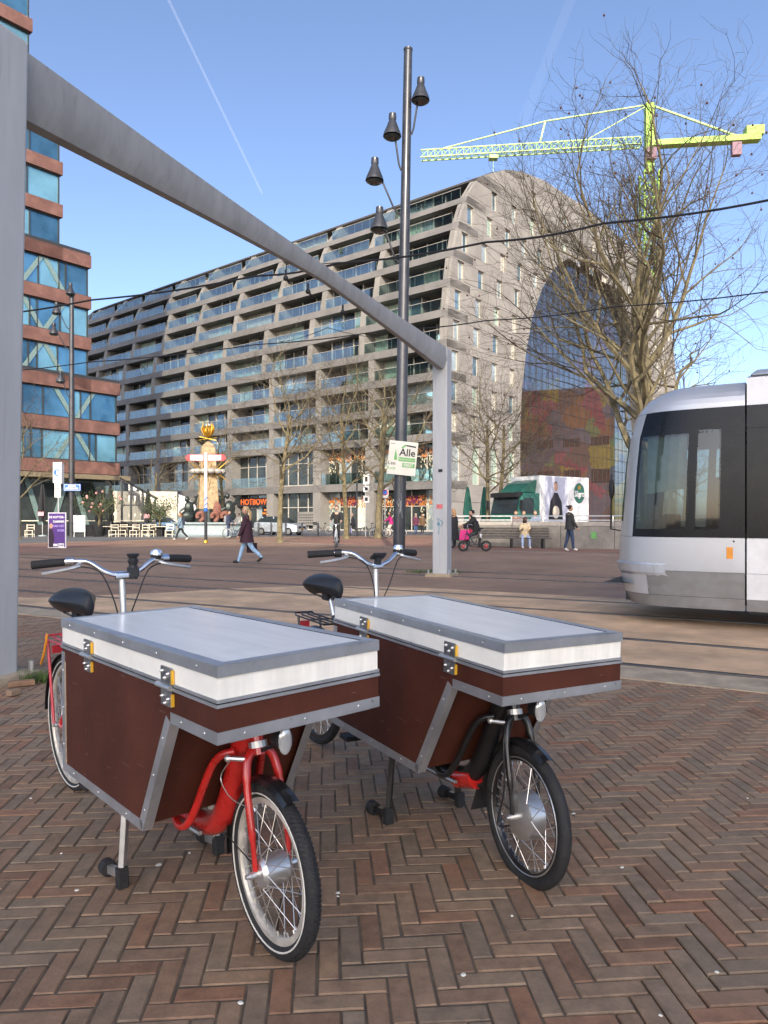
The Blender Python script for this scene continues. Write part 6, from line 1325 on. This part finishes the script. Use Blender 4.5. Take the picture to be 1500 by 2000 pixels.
def chair(label, px, Y, rz):
    t = thing('terrace_chair', label, 'chair', at(px, Y=Y), rz, 'terrace chairs'); s = .24
    for x in (-s,s):
        for y in (-s,s): MB().bar((x,y,0),(x,y,.46 if y < 0 else .92),.045,.045).build('leg', MT['cream'], t)
    MB().box((0,0,.47),(.54,.52,.04)).build('seat', MT['cream'], t)
    for z in (.2,.66,.86): MB().bar((-s,s,z),(s,s,z),.03,.05).build('rail', MT['cream'], t)
    for y in (-s,): MB().bar((-s,y,.2),(s,y,.2),.03,.04).build('rail', MT['cream'], t)
for i, (px, rz) in enumerate(((58,.2),(222,0),(240,.1),(263,-.1),(284,.15),(296,0),(331,.1))): chair(['first','second','third','fourth','fifth','sixth','seventh'][i]+' pale wooden terrace chair counted from the left', px, 51.5+(i%3)*.4, rz)
for i, (px, l_) in enumerate(((210,'pale topped terrace table beside the large potted tree'),(252,'pale topped terrace table in the middle of the row'),(316,'pale topped terrace table in front of the potted olive'))):
    t = thing('terrace_table', l_, 'table', at(px, Y=52.6), 0, 'terrace tables'); MB().box((0,0,.74),(1.3,.75,.045)).build('top', MT['cream'], t); MB().cyl((0,0,0),(0,0,.72),.045).build('leg', MT['black_plastic'], t); MB().box((0,0,.02),(.6,.6,.04)).build('foot', MT['black_plastic'], t)
for i, (px0, px1, l_) in enumerate(((40,132,'black planter screen at the left end of the terrace'),(165,236,'black planter screen behind the large potted tree'),(236,302,'black planter screen below the glass shelter'))):
    a, c = at(px0, Y=55.5), at(px1, Y=55.5); t = thing('planter_screen', l_, 'planter'); MB().prism([a, c, c+V((0,0,.85)), a+V((0,0,.85))],(0,.4,0)).build('box', MT['parasol_black'], t); MB().bar(a+V((0,.2,1.15)), c+V((0,.2,1.15)),.05,.07).build('rail', MT['cream'], t)
mbd = thing('menu_board', 'white menu board standing right of the left lamp post', 'board', at(155, Y=52)); MB().box((0,0,.95),(.85,.05,1.2)).build('panel', MT['white_paint'], mbd); 
for x in (-.38,.38): MB().bar((x,.02,0),(x,.02,1.5),.05,.04).build('leg', MT['zinc'], mbd)
# signs on posts in front of the shops
for px, l_, zz1 in ((714,'white information signs on a thin post between the two trees',921),(752,'round no parking sign behind the mottled tree trunk',955)):
    Y = 52; t = thing('street_sign', l_, 'sign', at(px, Y=Y)); MB().cyl((0,0,0),(0,0,zat(zz1,Y)),.04).build('post', MT['zinc'], t)
    if px == 714:
        for z, h_ in ((zat(936,Y),.75),(zat(955,Y),.45),(zat(975,Y),.5)): MB().box((.05,-.06,z),(.42,.03,h_)).build('plate', MT['white_paint'], t); MB().box((.05,-.08,z),(.2,.01,h_*.5)).build('symbol', MT['ink'], t)
    else: X = M.Rotation(PI/2,3,'X'); MB().box((0,-.05,zat(962,Y)),(.5,.03,.8)).build('plate', MT['white_paint'], t); MB().lathe([(.22,0),(.21,.01),(.001,.012)],20,(0,-.07,zat(962,Y)),X).build('red_ring', MT['sign_red'], t); MB().lathe([(.16,0),(.15,.01),(.001,.012)],20,(0,-.085,zat(962,Y)),X).build('blue_disc', MT['sign_blue'], t)
t = thing('small_lamp', 'slim dark street lamp standing behind the leaning tree', 'lamp post', at(697, Y=53)); MB().cyl((0,0,0),(0,0,6.5),.07,.05).build('pole', MT['pole_dark'], t); MB().lathe([(.25,0),(.2,.25),(.06,.35)],12,(0,0,6.5)).build('lamp_head', MT['pole_dark'], t)
# rubble and weeds at the gantry foot
for i, (x, y, rz, l_) in enumerate(((42,1341,.5,'loose brick lying at the foot of the left gantry post'),(27,1359,1.1,'broken brick piece nearest the left gantry post'))):
    mb = MB(); brick_geo(mb, (0,0), rz, .2 if i == 0 else .09, .07, .05); o = mb.build('loose_brick', MT['clinker'], bevel=.006); o.location = at(x,y); tag(o, l_, 'brick')
def weed(label, px, py, r, n):
    b = MB(); c = at(px,py); rg = random.Random(px)
    for k in range(n):
        a = rg.random()*6.28; d = r*math.sqrt(rg.random()); p = c+V((d*math.cos(a)*1.6,d*math.sin(a)*.8,0)); tip_ = p+V((rg.gauss(0,.03),rg.gauss(0,.03),rg.uniform(.04,.11))); s_ = V((math.cos(a*3),math.sin(a*3),0))*.005; b.quad(p-s_, p+s_, tip_)
    o = b.build('weeds', mat('grass',(.08,.14,.03),.7), kind='stuff'); o['label'] = label; o['category'] = 'weeds'
weed('tuft of green weeds beside the red cargo bike rear wheel', 78, 1330, .13, 420); weed('weeds at the left of the far gantry foot', 828, 1118, .28, 300); weed('weeds at the right of the far gantry foot', 877, 1119, .2, 200)
# ================================================================ WEAR: light scuffs and specks on the boxes and lids
def scuff(mname, col, scale, lo, hi, amt, stretch=(1,1,1)):
    m = MT[mname]; n = m.node_tree.nodes; l = m.node_tree.links; b = n['Principled BSDF']; src = b.inputs['Base Color'].links[0].from_socket
    tc = n.new('ShaderNodeTexCoord'); mp = n.new('ShaderNodeMapping'); mp.inputs['Scale'].default_value = stretch; l.new(tc.outputs['Object'], mp.inputs[0])
    nz = n.new('ShaderNodeTexNoise'); nz.inputs['Scale'].default_value = scale; nz.inputs['Detail'].default_value = 3; nz.inputs['Roughness'].default_value = .5; l.new(mp.outputs[0], nz.inputs[0])
    mr = n.new('ShaderNodeMapRange'); mr.inputs[1].default_value = lo; mr.inputs[2].default_value = hi; mr.inputs[4].default_value = amt; l.new(nz.outputs[0], mr.inputs[0])
    mx = n.new('ShaderNodeMix'); mx.data_type = 'RGBA'; mx.inputs[7].default_value = (*col,1); l.new(mr.outputs[0], mx.inputs[0]); l.new(src, mx.inputs[6]); l.new(mx.outputs[2], b.inputs['Base Color'])
scuff('plywood', (.3,.2,.15), 38, .75, .8, .5); scuff('plywood', (.05,.016,.01), 3, .5, .75, .6, (1,1,.5)); scuff('plywood', (.33,.24,.18), 9, .70, .74, .35, (1,1,14))
scuff('lid_white', (.3,.28,.24), 26, .74, .8, .5); scuff('lid_white', (.6,.56,.46), 4, .6, .8, .25, (1,1,5))
scuff('lid_top', (.6,.6,.58), 5, .58, .8, .25); scuff('aluminium', (.16,.16,.16), 30, .68, .76, .6)
scuff('gantry_grey', (.25,.24,.22), 3.5, .62, .78, .4, (7,7,.2)); scuff('gantry_beam', (.18,.175,.16), 4, .6, .78, .45, (5,5,.4)); scuff('tram_grey', (.13,.11,.09), 3, .5, .8, .5, (1,1,3)); scuff('tram_silver', (.4,.38,.34), 2.5, .5, .8, .3, (1,1,.4))
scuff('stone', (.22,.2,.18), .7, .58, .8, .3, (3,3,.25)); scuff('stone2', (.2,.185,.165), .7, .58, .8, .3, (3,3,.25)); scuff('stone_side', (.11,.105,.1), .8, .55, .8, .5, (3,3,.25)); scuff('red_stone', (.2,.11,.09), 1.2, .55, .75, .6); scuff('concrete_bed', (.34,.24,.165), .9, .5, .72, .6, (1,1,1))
# manhole covers in the plaza
for px, py, l_ in ((652,1083,'round iron manhole cover in the plaza below the cyclist'),(1262,1096,'rectangular iron drain grating near the tram nose')):
    c = at(px,py,z=-.003); t = thing('manhole_cover' if px < 1000 else 'drain_grating', l_, 'cover', c)
    if px < 1000: MB().lathe([(.36,0),(.36,.006),(.3,.008),(.001,.008)],28).build('lid', MT['rail_steel'], t)
    else:
        MB().box((0,0,.0),(.8,.5,.012)).build('frame', MT['rail_steel'], t)
        for q in range(7): MB().box((-.3+q*.1,0,.008),(.045,.4,.008)).build('bar', MT['groove'], t)
